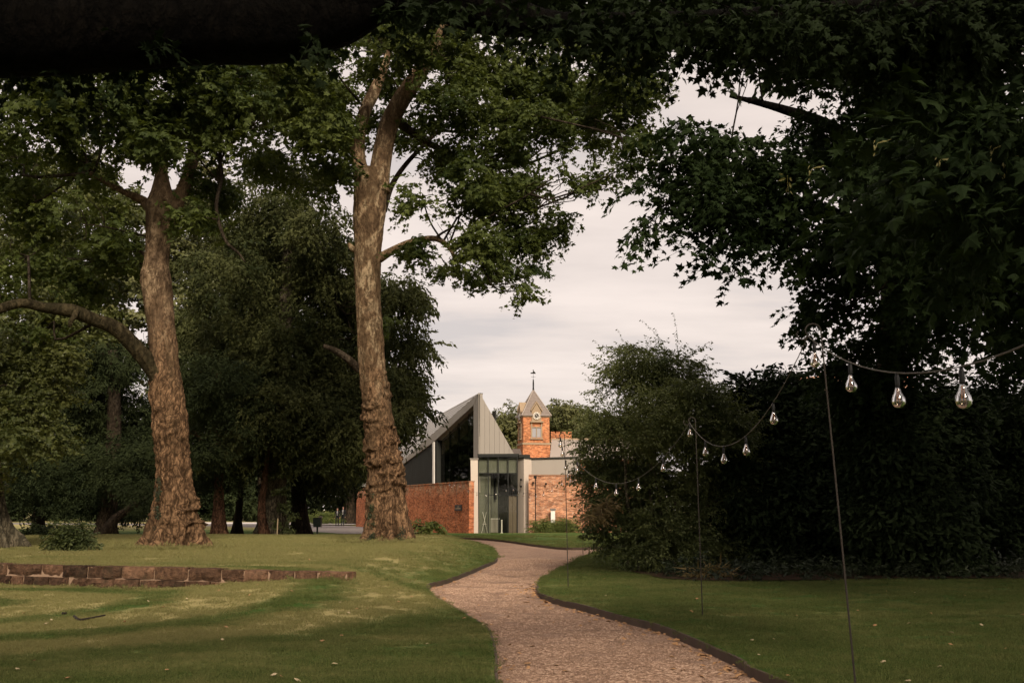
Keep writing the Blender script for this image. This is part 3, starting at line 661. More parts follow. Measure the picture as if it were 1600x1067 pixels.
low_j = [-85, -40, 0, 19, 37, 53, 78, 108, 141, 180, 220, 249, 290, 331, 362, 397, 441, 462, 500]
for i, (a, b) in enumerate(zip(top_j[:-1], top_j[1:])):
    s0, s1 = wall_pos(a, 885), wall_pos(b, 885); stone(s0 + 0.013, s1 - 0.013, WTOP - 0.215, WTOP + random.uniform(-0.008, 0.012), 0.035 + random.uniform(-.018, .018), i)
for i, (a, b) in enumerate(zip(low_j[:-1], low_j[1:])):
    s0, s1 = wall_pos(a, 903), wall_pos(b, 903); stone(s0 + 0.013, s1 - 0.013, WTOP - 0.465, WTOP - 0.238, 0.04 + random.uniform(-.018, .018), 40 + i)
mb = MB(); a = WA + WD * wall_pos(-90, 890); b = WA + WD * wall_pos(542, 890)
a = a + WN * 0.004; b = b + WN * 0.004
mb.prism([(a[0], a[1], 0.02), (b[0], b[1], 0.02), (b[0], b[1], WTOP - 0.02), (a[0], a[1], WTOP - 0.02)], tuple(wn3 * 0.24)); mb.build('mortar', 'mortar', wall)

# ================================================================== trees
LEAVES = {'plane': ('plane', 'plane_b'), 'maple': ('maple', 'maple_b')}
def make_tree(name, label, base, trunk=None, limbs=(), blobs=(), tmpl='far', leafm='leaf_far', barkm='bark_dark', lai=3.0, scale=1.0, gap=0.46, group=None, cat='tree', anchors=None, r0=0.09, sub=5, shell=2.2, seed=0, rise=0.05, tree_disp=None):
    t = thing(name, label, cat, base, group); A = []
    if trunk is not None:
        path, rad = trunk; big = len(path) > 60
        v, f = tube(path, rad, 96 if big else 14, True, tree_disp or knobbly(0.10, 0.25, base[2], seed)); tr = mesh('trunk', v, f, barkm, t, True)
        A += [p for p in path[len(path) // 2:]]
    for path, rad, bm_ in limbs:
        v, f = tube(path, rad, 24 if rad.max() > 0.12 else 8, True, knobbly(0.06, seed=seed + 3, ridges=0.3, zbase=-99)); mesh('limb', v, f, bm_ or barkm, t, True); A += [p for p in path[len(path) // 4:]]
    if anchors: A += anchors
    if blobs:
        mb = MB(); branches(mb, A, blobs, r0, sub, rise=rise); mb.build('branches', 'bark_dark' if 'plane' in barkm or 'grey' in barkm else barkm, t, True)['kind'] = 'stuff'
        names = LEAVES.get(tmpl, (tmpl,))
        for k, nm in enumerate(names):
            P, Q, S = blob_points(blobs, nm, lai / len(names), scale, gap, seed, shell)
            o = scatter('crown', P, Q, S, nm, leafm, t)
    return t
def auto_trunk(base, top, r, lean=0.0, n=26):
    b = np.array(base, float); t = np.array(top, float); m = (b + t) / 2 + (lean, 0, 0)
    return crom([b - (0, 0, 0.15), b + (t - b) * 0.06, m, t], n), np.interp(np.linspace(0, 1, n), [0, .12, .5, 1], [r * 1.25, r, r * 0.85, r * 0.5])
def jit(bl, dy, seed=0):
    rr = random.Random(seed); return [(x, y, r, rr.uniform(-dy, dy)) for x, y, r in bl]

# --- plane tree beside the path (nearer to the centre of the picture)
Y2 = 35.0; b2 = G(606, 852, 0.42); Y2 = b2.y
rows2 = [(860, 574, 634), (845, 575, 634), (820, 572, 636), (790, 574, 634), (760, 576, 630), (720, 575, 627), (680, 571, 618), (640, 566, 612), (600, 563, 607), (560, 560, 602), (500, 558, 598), (450, 556, 596), (400, 553, 598), (350, 552, 601), (300, 551, 606), (268, 552, 609)]
tr2 = px_trunk(rows2, Y2, 330)
m2 = mpp(Y2)
lim2 = [(*px_limb([(574, 292, Y2, 18 * m2), (562, 262, Y2, 13 * m2), (561, 225, Y2, 10 * m2), (568, 180, Y2, 10 * m2), (584, 145, Y2 + .4, 10 * m2), (604, 95, Y2 + 1, 6 * m2), (616, 45, Y2 + 1.3, 4 * m2), (632, -20, Y2 + 1.6, 2 * m2)], 70), None),
        (*px_limb([(590, 300, Y2, 20 * m2), (594, 264, Y2, 17 * m2), (605, 205, Y2, 16 * m2), (622, 165, Y2 - .3, 15 * m2), (648, 126, Y2 - .6, 14 * m2), (670, 92, Y2 - 1, 10 * m2), (690, 50, Y2 - 1.3, 7 * m2), (720, -20, Y2 - 1.6, 4 * m2)], 70), None),
        (*px_limb([(592, 404, Y2, 8 * m2), (618, 389, Y2 - .2, 6 * m2), (645, 378, Y2 - .5, 5.5 * m2), (680, 373, Y2 - .9, 4.5 * m2), (703, 388, Y2 - 1.2, 3.5 * m2), (712, 410, Y2 - 1.4, 2.5 * m2)], 40), None),
        (*px_limb([(562, 578, Y2, 7 * m2), (545, 562, Y2 - .3, 6 * m2), (524, 548, Y2 - .5, 5 * m2), (505, 540, Y2 - .6, 3 * m2)], 24), 'bark_dark'),
        (*px_limb([(556, 240, Y2, 7 * m2), (535, 215, Y2 + .5, 5 * m2), (505, 190, Y2 + 1, 4 * m2), (480, 180, Y2 + 1, 3 * m2)], 24), None),
        (*px_limb([(560, 393, Y2 - .1, 5 * m2), (549, 387, Y2 - .1, 5 * m2), (545, 380, Y2 - .1, 2 * m2)], 10), None),
        (*px_limb([(622, 190, Y2, 8 * m2), (655, 215, Y2 + .8, 6 * m2), (700, 240, Y2 + 1, 5 * m2), (740, 262, Y2 + 1.2, 3 * m2)], 24), 'bark_dark'),
        (*px_limb([(600, 330, Y2 + .4, 5 * m2), (612, 290, Y2 + 1, 5 * m2), (640, 250, Y2 + 1.5, 4 * m2), (690, 200, Y2 + 2, 3 * m2)], 24), 'bark_dark')]
bl2 = jit([(478, 120, 62), (430, 190, 50), (505, 205, 42), (470, 60, 60), (555, 60, 50), (640, 30, 60), (720, 60, 70), (700, 150, 62), (690, 235, 58), (765, 120, 70), (775, 220, 72), (735, 305, 62), (805, 300, 58), (850, 215, 62), (850, 120, 70), (905, 150, 62), (915, 245, 42), (955, 190, 48), (862, 315, 36), (700, 372, 36), (752, 388, 40), (655, 320, 46), (800, 370, 38), (648, 400, 24), (748, 440, 17), (700, 430, 15), (836, 385, 30), (872, 362, 26), (824, 430, 16), (826, 462, 13), (985, 120, 60), (1000, 230, 26), (500, 290, 30), (445, 265, 36), (520, 130, 34), (985, 270, 16), (770, 420, 20), (590, 500, 9), (520, 90, 40), (600, 20, 44), (960, 100, 56), (1000, 170, 40), (930, 290, 20), (890, 60, 60), (790, 40, 60), (880, 280, 40), (668, 262, 34), (480, 160, 46), (420, 120, 50), (410, 250, 30)], 3.6, 2)
bl2 = [(x - 8 if x > 800 else x, y - 8, max(7, r * 0.84), d) if x > 640 and y > 190 else (x, y, r, d) for x, y, r, d in bl2]
make_tree('plane_tree', 'plane tree with mottled pale trunk, burred roots and ivy beside the gravel path', tuple(b2), tr2, lim2,
          [pxblob(x, y, r, Y2 + d, 1.25) for x, y, r, d in bl2 + [(575, 105, 16, -1.5), (632, 100, 14, -1.8), (655, 70, 26, -2.5), (590, 190, 20, 2.5), (602, 130, 26, 3), (640, 210, 22, 2.5), (548, 215, 20, 2), (600, 60, 34, -2.5), (560, 50, 36, -2), (690, 70, 36, -3), (530, 200, 22, -.5), (520, 270, 26, -1), (500, 170, 40, 0), (450, 150, 46, 1)]], 'plane', 'leaf_plane', 'bark_plane', 5.4, 0.92, 0.505, 'tall plane trees on the terrace', seed=2, r0=0.055,
          tree_disp=knobbly(0.25, 0.70, b2.z, 2, 1.0, 6))
plane2 = bpy.data.objects['plane_tree']

# --- plane tree on the left
b1 = G(268, 857, 0.515); Y1 = b1.y; m1 = mpp(Y1)
rows1 = [(866, 240, 305), (850, 238, 306), (820, 240, 307), (790, 243, 305), (750, 244, 301), (700, 239, 296), (640, 236, 289), (600, 234, 285), (560, 232, 280), (500, 229, 272), (450, 222, 269), (430, 220, 267), (400, 226, 265), (350, 228, 269), (325, 229, 275), (300, 236, 268), (270, 244, 262), (230, 250, 260)]
tr1 = px_trunk(rows1, Y1, 330)
lim1 = [(*px_limb([(262, 606, Y1, 19 * m1), (240, 576, Y1 - .2, 15 * m1), (217, 549, Y1 - .5, 12.5 * m1), (182, 514, Y1 - .9, 11.5 * m1), (145, 499, Y1 - 1.3, 10 * m1), (112, 486, Y1 - 1.7, 10.5 * m1), (72, 481, Y1 - 2.1, 8 * m1), (30, 474, Y1 - 2.5, 7 * m1), (-30, 488, Y1 - 3, 7 * m1), (-120, 470, Y1 - 4, 5 * m1)], 70), 'bark_moss'),
        (*px_limb([(120, 484, Y1 - 1.7, 5 * m1), (116, 494, Y1 - 2.0, 4 * m1), (110, 503, Y1 - 2.1, 3.4 * m1), (109, 511, Y1 - 2.1, 2 * m1)], 14), 'bark_moss'),
        (*px_limb([(240, 335, Y1, 9 * m1), (226, 316, Y1, 8 * m1), (207, 306, Y1 - .3, 6 * m1), (185, 296, Y1 - .6, 4.5 * m1), (140, 270, Y1 - 1, 3.5 * m1)], 26), None),
        (*px_limb([(260, 360, Y1, 14 * m1), (274, 322, Y1, 12 * m1), (288, 290, Y1 + .1, 10.5 * m1), (301, 250, Y1 + .3, 9.5 * m1), (312, 190, Y1 + .8, 8 * m1), (322, 130, Y1 + 1.2, 7 * m1), (318, 40, Y1 + 1.8, 6 * m1)], 60), None),
        (*px_limb([(248, 320, Y1, 8 * m1), (247, 300, Y1, 6 * m1), (246, 270, Y1 + .3, 5 * m1), (225, 200, Y1 + .5, 4 * m1), (200, 120, Y1 + .8, 3 * m1)], 30), None),
        (*px_limb([(312, 200, Y1 + .8, 5 * m1), (345, 260, Y1 - .4, 3.2 * m1), (338, 325, Y1 - .9, 3 * m1), (352, 375, Y1 - 1, 2.6 * m1), (372, 395, Y1 - 1, 2 * m1), (383, 410, Y1 - 1, 1 * m1)], 40), 'bark_dark')]
bl1 = jit([(60, 170, 80), (160, 150, 80), (250, 165, 62), (330, 130, 62), (392, 110, 56), (120, 250, 66), (40, 320, 66), (200, 235, 46), (30, 410, 56), (128, 350, 54), (180, 400, 38), (345, 215, 42), (392, 170, 46), (300, 60, 80), (150, 60, 90), (40, 80, 90), (440, 120, 50), (95, 430, 44), (-40, 250, 80), (-50, 420, 70), (300, 335, 22), (330, 300, 30), (60, 540, 34), (140, 450, 26), (230, 60, 60), (245, 225, 26), (300, 180, 46), (350, 60, 60), (400, 60, 60)], 2.6, 4)
make_tree('plane_tree', 'rugged brown plane tree with a mossy side limb bending to the left', tuple(b1), tr1, lim1,
          [pxblob(x, y, r, Y1 + d, 1.2) for x, y, r, d in bl1], 'plane', 'leaf_plane', 'bark_plane_rugged', 5.0, 0.92, 0.485, 'tall plane trees on the terrace', seed=5, r0=0.055,
          tree_disp=knobbly(0.27, 0.52, b1.z, 5, 1.1, 5))
plane1 = [o for o in bpy.data.objects if o.name.startswith('plane_tree') and o != plane2][0]
for b_, r_ in ((b1, 1.0), (b2, 1.15)):
    k_ = 260; a_ = rng.random(k_) * 6.283; q_ = r_ + np.abs(rng.normal(0, .25, k_)); x_ = b_.x + q_ * np.cos(a_); y_ = b_.y + q_ * np.sin(a_)
    scatter('grass', np.column_stack([x_, y_, H(x_, y_)]), np.column_stack([rng.normal(0, .2, k_), rng.normal(0, .2, k_), a_]), rng.uniform(.8, 2.2, k_), 'grass', 'grass_blade')
# ivy on the trunks
def ivy(parent, spots, Y):
    P = []; Q = []
    for px, py, rx, ry, n, rad in spots:
        for _ in range(n):
            p = W(px + random.gauss(0, rx), py + random.gauss(0, ry), Y); off = rad * random.uniform(0.92, 1.08); P.append((p.x, p.y - off, p.z)); Q.append((random.uniform(-1.4, -.6), random.uniform(-.5, .5), random.uniform(-.6, .6) + math.pi))
    scatter('ivy', P, Q, [random.uniform(.45, .8) for _ in P], 'ivy', 'leaf_ivy', parent)
ivy(plane2, [(584, 806, 2.5, 14, 26, 0.72), (586, 834, 3, 7, 14, 0.90), (631, 836, 2, 6, 12, 0.88)], Y2)
ivy(plane1, [(258, 768, 2, 12, 12, 0.60), (259, 800, 2, 8, 8, 0.66)], Y1)

# --- left edge tree, its flared trunk half in the picture, lime leaves
b3 = G(4, 857, 0.5); Y3 = b3.y; m3 = mpp(Y3)
make_tree('lime_tree', 'pale leaved tree at the left picture edge with a flared grey trunk', tuple(b3), px_trunk([(866, -14, 22), (850, -16, 20), (820, -18, 10), (780, -20, 4), (700, -24, -2), (600, -26, -6), (480, -28, -12)], Y3, 200), (),
          [pxblob(x, y, r, Y3 + d, 1.1) for x, y, r, d in jit([(0, 600, 46), (45, 570, 40), (40, 640, 40), (70, 690, 26), (10, 690, 34), (-30, 560, 60), (95, 680, 12), (80, 610, 30), (-20, 740, 20), (100, 560, 30), (-60, 650, 50)], 1.6, 6)],
          'plane', 'leaf_lime', 'bark_grey', 4.0, 0.72, 0.45, seed=8, r0=0.035, tree_disp=knobbly(0.12, 0.45, b3.z, 8, 0.6, 5))

# --- the big maple on the right
b4 = G(1376, 899, 0.16); Y4 = b4.y; m4 = mpp(Y4)
Y4 = 26.0; tr4 = px_trunk([(908, 1342, 1398), (890, 1350, 1398), (840, 1356, 1396), (760, 1362, 1402), (680, 1366, 1408), (560, 1372, 1412), (420, 1378, 1416), (280, 1384, 1416), (140, 1388, 1412), (0, 1390, 1410)], Y4, 150)
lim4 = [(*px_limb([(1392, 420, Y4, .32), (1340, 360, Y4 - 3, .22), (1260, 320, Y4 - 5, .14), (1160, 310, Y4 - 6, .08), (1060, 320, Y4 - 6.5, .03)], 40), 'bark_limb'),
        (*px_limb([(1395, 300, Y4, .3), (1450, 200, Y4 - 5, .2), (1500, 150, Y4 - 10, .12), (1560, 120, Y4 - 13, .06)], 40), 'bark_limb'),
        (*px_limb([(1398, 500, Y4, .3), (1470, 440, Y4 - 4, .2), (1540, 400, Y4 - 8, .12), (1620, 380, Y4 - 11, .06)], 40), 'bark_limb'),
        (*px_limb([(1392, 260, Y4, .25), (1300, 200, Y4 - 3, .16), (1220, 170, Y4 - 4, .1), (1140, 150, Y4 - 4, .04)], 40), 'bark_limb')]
bl4 = [(1090, 300, 52, 17), (1062, 225, 44, 17), (1150, 255, 60, 18), (1120, 345, 46, 17), (1185, 350, 62, 18), (1200, 290, 60, 18), (1150, 400, 28, 17), (1138, 440, 15, 17), (1010, 362, 24, 17), (985, 378, 14, 17), (1032, 330, 24, 17), (1040, 265, 34, 17), (1000, 300, 12, 17), (1100, 395, 20, 17),
       (1285, 300, 70, 20), (1290, 400, 64, 20), (1285, 480, 46, 20), (1262, 510, 26, 20), (1265, 425, 32, 20), (1230, 400, 30, 19), (1300, 210, 60, 20), (1350, 130, 70, 20), (1270, 130, 36, 20), (1240, 60, 60, 19), (1150, 40, 44, 18), (1380, 420, 80, 22), (1380, 300, 80, 22), (1360, 540, 60, 22), (1430, 560, 70, 23), (1330, 590, 40, 22),
       (1460, 350, 90, 18), (1470, 220, 90, 16), (1420, 120, 90, 17), (1500, 90, 100, 15), (1560, 200, 100, 14), (1560, 340, 90, 14), (1540, 470, 90, 17), (1600, 560, 70, 19), (1480, 480, 80, 19), (1600, 60, 100, 13), (1640, 420, 90, 14), (1400, 30, 90, 17), (1300, 40, 70, 18)]
near4 = [(1480, 190, 46, 8.5), (1530, 240, 60, 8), (1440, 265, 40, 9), (1580, 300, 70, 7.6), (1500, 330, 50, 9), (1590, 180, 50, 7.5), (1400, 330, 40, 11), (1340, 260, 36, 13)]
bl4 = [(x + 10, y - 12, max(7, r - 15), Y) if Y < 21 and r < 70 and x < 1300 else (x, y, r, Y) for x, y, r, Y in bl4]
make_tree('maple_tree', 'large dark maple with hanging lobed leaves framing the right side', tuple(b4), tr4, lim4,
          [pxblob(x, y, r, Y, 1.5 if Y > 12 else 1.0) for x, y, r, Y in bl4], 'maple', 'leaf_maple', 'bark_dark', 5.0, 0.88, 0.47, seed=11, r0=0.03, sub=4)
maple = bpy.data.objects['maple_tree']
for nm in ('maple', 'maple_b'):
    P, Q, S = blob_points([pxblob(x, y, r, Y, 1.0) for x, y, r, Y in near4], nm, 2.2, 1.0, 0.42, 6); scatter('crown', P, Q, S, nm, 'leaf_maple', maple)
hid = [((11, 21, 15), (7, 6, 4)), ((12, 11, 12), (6, 6, 3.5)), ((13, 20, 10), (5, 6, 4)), ((15, 12, 8), (4, 6, 4)), ((16, 20, 6), (4, 6, 3.5)), ((11, 6, 10.5), (5, 4, 3))]
P, Q, S = blob_points(hid, 'far', 1.6, 1.0, 0.42, 3); scatter('crown', P, Q, S, 'far', 'leaf_maple', maple)
kp = [W(x, y, 7.6) for x, y in ((1378, 222), (1275, 262), (1230, 275), (1545, 268), (1560, 230), (1470, 250), (1590, 245))]
scatter('seed_keys', [tuple(p) for p in kp], [(0, 0, random.uniform(0, 6)) for p in kp], [0.8] * len(kp), 'key', 'leaf_key', maple)

# --- the tree the photographer stands under: its low limb crosses the top of the frame
lt = np.array([-7.6, 3.2, 0.1])
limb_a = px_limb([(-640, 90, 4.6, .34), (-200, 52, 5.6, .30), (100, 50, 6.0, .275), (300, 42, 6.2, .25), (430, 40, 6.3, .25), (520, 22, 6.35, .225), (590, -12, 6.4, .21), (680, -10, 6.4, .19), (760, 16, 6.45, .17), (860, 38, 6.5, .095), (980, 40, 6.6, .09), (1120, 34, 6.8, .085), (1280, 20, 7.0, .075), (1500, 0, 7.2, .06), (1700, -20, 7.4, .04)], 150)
pl = crom([lt, lt + (0.1, 0, 1.5), tuple(W(-640, 90, 4.6)), lt + (0.3, 0.3, 7.5), lt + (0.5, 0, 12)], 110)
obl = [((-7, -3, 8), (3.5, 3.5, 3)), ((-2.0, -4, 9), (4, 3.5, 2.6)), ((2.5, -4.5, 9), (3.5, 3.5, 2.6)), ((0.5, -8, 9), (4, 4, 2.6)), ((7, -4, 9), (3.5, 4, 3)), ((-6, -7, 10), (4, 4, 3)),
       ((-12, -3, 9), (4, 4, 3)), ((6, -10, 9), (5, 4, 3.4)), ((11, -6, 9), (4, 4, 3.4)), ((11, 0, 10), (4, 4, 3))]
small = [(60, -20, 70, 6.6), (180, -10, 60, 6.7), (320, -20, 60, 6.7), (480, -30, 46, 6.7), (930, 6, 34, 7.2), (1030, 40, 40, 7.4), (1100, 20, 44, 7.5), (1200, 30, 44, 7.8), (1300, 20, 60, 8), (1450, 0, 70, 8), (860, -10, 40, 7.2), (780, -30, 40, 7), (1560, 30, 60, 8), (900, -20, 46, 7.6), (960, 0, 40, 7.8), (1040, -6, 46, 8), (1120, 0, 46, 8), (1180, 10, 40, 8.2), (1240, 6, 50, 8.4), (1340, 0, 60, 8.6), (840, 4, 26, 7.4), (1000, 62, 22, 7.8), (930, 66, 20, 7.6), (1400, 60, 60, 8.4), (1500, 60, 60, 8.6)] + [(x, y, r, 6.2) for x, y, r in ((860, 36, 20), (905, 44, 18), (950, 36, 22), (1000, 46, 22), (1050, 34, 24), (1105, 40, 24), (1160, 34, 26), (1220, 30, 28), (1290, 22, 30), (1370, 14, 34), (1460, 6, 36), (780, 34, 16), (700, 20, 16), (620, 10, 16), (480, 60, 16), (360, 76, 16), (230, 84, 20), (110, 90, 22), (20, 96, 24))]
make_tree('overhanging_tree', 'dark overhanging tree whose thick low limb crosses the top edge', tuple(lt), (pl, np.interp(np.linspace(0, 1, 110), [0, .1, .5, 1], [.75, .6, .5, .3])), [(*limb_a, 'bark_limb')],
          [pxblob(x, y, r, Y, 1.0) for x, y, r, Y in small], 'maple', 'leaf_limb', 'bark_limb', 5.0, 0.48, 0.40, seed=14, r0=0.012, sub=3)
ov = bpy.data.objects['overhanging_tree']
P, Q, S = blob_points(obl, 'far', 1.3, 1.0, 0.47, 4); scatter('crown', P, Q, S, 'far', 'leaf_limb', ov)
hi_shade = [((x, y, z), (3.2, 3.0, 1.8)) for x, y, z in ((-10, -4, 16), (-4, -2, 17), (2, -3, 16.5), (-13, 2, 17), (-7, 3, 18), (-1, 3, 18), (5, 1, 17), (-16, -2, 17), (-10, 7, 19), (-3, 8, 19), (-17, 5, 19))]  # unseen upper crown, added to dapple the left lawn and terrace
P, Q, S = blob_points(hi_shade, 'far', 0.8, 1.0, 0.57, 9); scatter('crown', P, Q, S, 'far', 'leaf_limb', ov)
mbk = MB()
for c_, r_ in hi_shade[::2] + obl[:6]:
    pth = branch_path(pl[-1] if c_[2] > 12 else pl[80], c_, 0.12, 0.05, 10); v, f = tube(pth, np.linspace(.14, .03, 10), 6, False); mbk.add(v, f)
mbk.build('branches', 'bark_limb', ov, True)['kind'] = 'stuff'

# --- cedar-like tree behind the plane trees, weeping feathery foliage
b5 = G(424, 834, 0.3); Y5 = 52.0; b5 = Vector((W(424, 834, Y5).x, Y5, Hs(W(424, 834, Y5).x, Y5)))
bl5 = jit([(380, 330, 56), (440, 320, 56), (500, 360, 56), (430, 420, 78), (360, 440, 66), (510, 450, 66), (570, 480, 60), (625, 462, 34), (625, 530, 40), (636, 590, 32), (622, 655, 36), (600, 610, 52), (545, 590, 66), (460, 540, 86), (380, 560, 74), (420, 640, 66), (500, 660, 60), (560, 690, 44), (320, 620, 56), (330, 510, 56), (655, 470, 12), (662, 545, 12), (650, 640, 14), (480, 280, 30), (350, 700, 30), (470, 715, 36), (520, 730, 26)], 3.5, 9)
make_tree('weeping_beech', 'tall feathery weeping tree with a grey trunk standing behind the two plane trees', tuple(b5), px_trunk([(840, 400, 447), (800, 405, 446), (750, 410, 448), (680, 418, 450), (560, 430, 456), (420, 440, 460), (320, 446, 456)], Y5, 60), (),
          [pxblob(x, y, r, Y5 + d, 1.2) for x, y, r, d in bl5], 'cedar', 'leaf_cedar', 'bark_grey', 6.4, 1.1, 0.465, seed=17, r0=0.05, sub=4)

# --- woodland behind, each tree on its own
wood = [ # px, Y, trunk px half width, bark, label, leaf, tmpl, blobs
 (60, 62, 9, 'bark_dark', 'tall lime green tree behind the mossy limb on the far left', 'leaf_lime', 'far', [(60, 330, 80), (20, 420, 80), (110, 420, 70), (60, 500, 80), (130, 520, 60), (0, 560, 60), (90, 600, 60), (160, 330, 60), (120, 260, 60)]),
 (165, 58, 16, 'bark_dark', 'black yew with a leaning bare stem left of the rugged plane tree', 'leaf_yew', 'yew', [(150, 600, 60), (110, 660, 66), (190, 660, 60), (80, 730, 66), (150, 730, 70), (215, 735, 56), (40, 720, 50), (120, 780, 34), (185, 790, 26), (60, 780, 24), (170, 560, 40)]),
 (255, 66, 12, 'bark_dark', 'olive tree crown showing right behind the rugged plane trunk', 'leaf_far', 'far', [(200, 450, 60), (290, 430, 56), (240, 380, 60), (300, 500, 60), (200, 540, 60), (300, 360, 46), (320, 290, 40), (170, 440, 40)]),
 (341, 50, 9, 'bark_red', 'yew with a red brown trunk just right of the rugged plane tree', 'leaf_yew', 'yew', [(300, 620, 50), (345, 600, 60), (310, 690, 46), (370, 660, 44), (290, 740, 34), (345, 730, 30)]),
 (371, 54, 5, 'bark_dark', 'thin leaning yew between the red trunk and the grey trunk', 'leaf_yew', 'yew', [(380, 640, 44), (395, 690, 40), (380, 590, 44), (420, 700, 30)]),
 (470, 56, 13, 'bark_dark', 'dark trunked yew left of the two men', 'leaf_yew', 'yew', [(470, 690, 46), (500, 720, 40), (455, 740, 30), (520, 690, 40), (480, 640, 50), (530, 750, 22), (500, 770, 14)]),
 (410, 76, 9, 'bark_dark', 'dense dark tree filling the gap behind the feathery weeping tree', 'leaf_yew', 'far', [(330, 410, 56), (400, 390, 56), (460, 430, 60), (380, 500, 70), (470, 540, 70), (540, 520, 56), (560, 600, 46), (300, 540, 50), (430, 620, 60), (350, 610, 50)]),
 (548, 112, 9, 'bark_dark', 'dark tree with forked bare stems behind the two men', 'leaf_yew', 'yew', [(545, 700, 40), (560, 735, 30), (525, 740, 26), (560, 670, 40), (580, 720, 36), (555, 765, 12)]),
]
for i, (px, Y, hw, bk, lab, lf, tm, bl) in enumerate(wood):
    p = W(px, 830, Y); base = (p.x, Y, Hs(p.x, Y) if Y < 70 else 0.0); k = mpp(Y); top = min(y - r * 0.3 for x, y, r in bl)
    tt = W(px + random.uniform(-6, 14), top, Y); tr = auto_trunk(base, tuple(tt), hw * k, random.uniform(-.4, .4), 40)
    make_tree('woodland_tree', lab, base, tr, (), [pxblob(x, y, r, Y + random.uniform(-3, 3), 1.1) for x, y, r in bl], tm, lf, bk, 4.2, 1.0 if Y < 80 else 1.5, 0.42, 'woodland trees behind the lawn', seed=20 + i, r0=0.05, sub=3)
far_rows = [(20, 150, [(0, 700, 60), (50, 690, 60), (20, 750, 40), (0, 640, 60)], 'round crowned dark tree beyond the meadow at the far left'), (140, 156, [(120, 690, 60), (180, 700, 60), (140, 750, 44), (90, 740, 40)], 'spreading dark tree beyond the meadow behind the black yew'), (265, 152, [(240, 700, 60), (300, 690, 60), (270, 750, 50), (220, 752, 36), (320, 750, 40)], 'broad dark tree beyond the meadow behind the rugged plane tree'),
            (370, 158, [(350, 700, 60), (400, 690, 60), (370, 760, 40), (420, 760, 36), (330, 765, 26)], 'deep green tree at the wood edge behind the red trunk'), (470, 150, [(450, 720, 50), (500, 700, 56), (470, 770, 30), (520, 770, 26), (490, 790, 12)], 'mid green tree across the drive behind the clipped hedge'), (590, 125, [(570, 690, 50), (620, 700, 40), (600, 740, 36), (560, 740, 30)], 'dark tree rising behind the garden wall left of the pavilion')]
for i, (px, Y, bl, lab) in enumerate(far_rows):
    p = W(px, 800, Y); base = (p.x, Y, -0.08); k = mpp(Y); tt = W(px, min(b[1] for b in bl), Y)
    make_tree('woodland_tree', lab, base, auto_trunk(base, tuple(tt), 6 * k, 0.3, 20), (), [pxblob(x, y, r, Y + random.uniform(-5, 5), 1.0) for x, y, r in bl], 'far', 'leaf_yew' if i < 4 else 'leaf_plane', 'bark_dark', 3.6, 1.6, 0.40, 'woodland trees behind the lawn', seed=40 + i, r0=0.08, sub=2)
# red stem of a thin trunk, leaning bare stem
for rows, lab in (([(412, 836, 50.5, .2), (408, 790, 50.5, .17), (413, 750, 50.4, .15), (417, 712, 50.4, .12), (424, 680, 50.3, .09), (430, 630, 50.3, .05)], 'thin peeling red stem left of the grey weeping tree trunk'),
                  ([(160, 838, 47, .24), (168, 822, 47, .2), (182, 806, 47.3, .17), (205, 790, 47.5, .13), (235, 770, 48, .1)], 'bare trunk leaning right over the meadow edge')):
    p = W(rows[0][0], rows[0][1], rows[0][2]); base = (p.x, p.y, Hs(p.x, p.y)); path, rad = px_limb(rows, 30); path = path + (0, 0, base[2] - path[0][2] - 0.1)
    t = thing('tree_stem', lab, 'tree', base); v, f = tube(path, rad, 10, True, knobbly(0.06, 0.1, base[2], 3)); mesh('trunk', v, f, 'bark_red' if 'red' in lab else 'bark_dark', t, True)
    bb = [(tuple(path[-1]), (1.2, 1.2, 0.8))]; P, Q, S = blob_points(bb, 'yew', 2.5, 0.8, 0.3, 2); scatter('crown', P, Q, S, 'yew', 'leaf_yew', t)
# trees behind the clock tower
for i, (px, Y, bl, lab) in enumerate([(785, 170, [(790, 690, 40), (770, 672, 30), (800, 660, 30), (765, 700, 30), (812, 690, 30)], 'round green tree between the pavilion gable and the clock tower'), (880, 175, [(872, 665, 36), (895, 668, 36), (860, 690, 30), (905, 690, 36), (880, 640, 14)], 'olive green tree right behind the clock tower'), (950, 165, [(930, 680, 36), (960, 690, 40), (990, 690, 40)], 'tree top beyond the slate roof behind the bush')]):
    p = W(px, 790, Y); base = (p.x, Y, -0.08); tt = W(px, bl[0][1], Y)
    make_tree('far_tree', lab, base, auto_trunk(base, tuple(tt), 0.4, 0.2, 16), (), [pxblob(x, y, r, Y + random.uniform(-4, 4), 1.0) for x, y, r in bl], 'far', 'leaf_far', 'bark_dark', 5.0, 1.3, 0.34, 'trees behind the clock tower', seed=60 + i, r0=0.08, sub=2)

# ------------------------------------------------------------------ shrubs
def make_shrub(name, label, base, blobs, tmpl, leafm, lai=4.0, scale=1.0, gap=0.40, stems=5, group=None, seed=0, cat='shrub', sub=4, r0=0.02):
    t = thing(name, label, cat, base, group); mb = MB(); A = []
    for k in range(stems):
        c = np.array(blobs[k % len(blobs)][0]); p = branch_path(np.array(base) + (random.uniform(-.2, .2), random.uniform(-.2, .2), -0.05), c, 0.12, 0.05, 10)
        v, f = tube(p, np.linspace(r0 * 1.8, r0 * 0.6, 10), 6, False); mb.add(v, f); A += [q for q in p[3:]]
    branches(mb, A, blobs, r0 * 0.6, sub); mb.build('stems', 'bark_grey' if name == 'bush' else 'bark_dark', t, True)['kind'] = 'stuff'
    P, Q, S = blob_points(blobs, tmpl, lai, scale, gap, seed); P[:, 2] = np.maximum(P[:, 2], base[2] + 0.12)
    scatter('foliage', P, Q, S, tmpl, leafm, t); return t
bb = G(1030, 893, 0.16); Yb = bb.y + 1.2
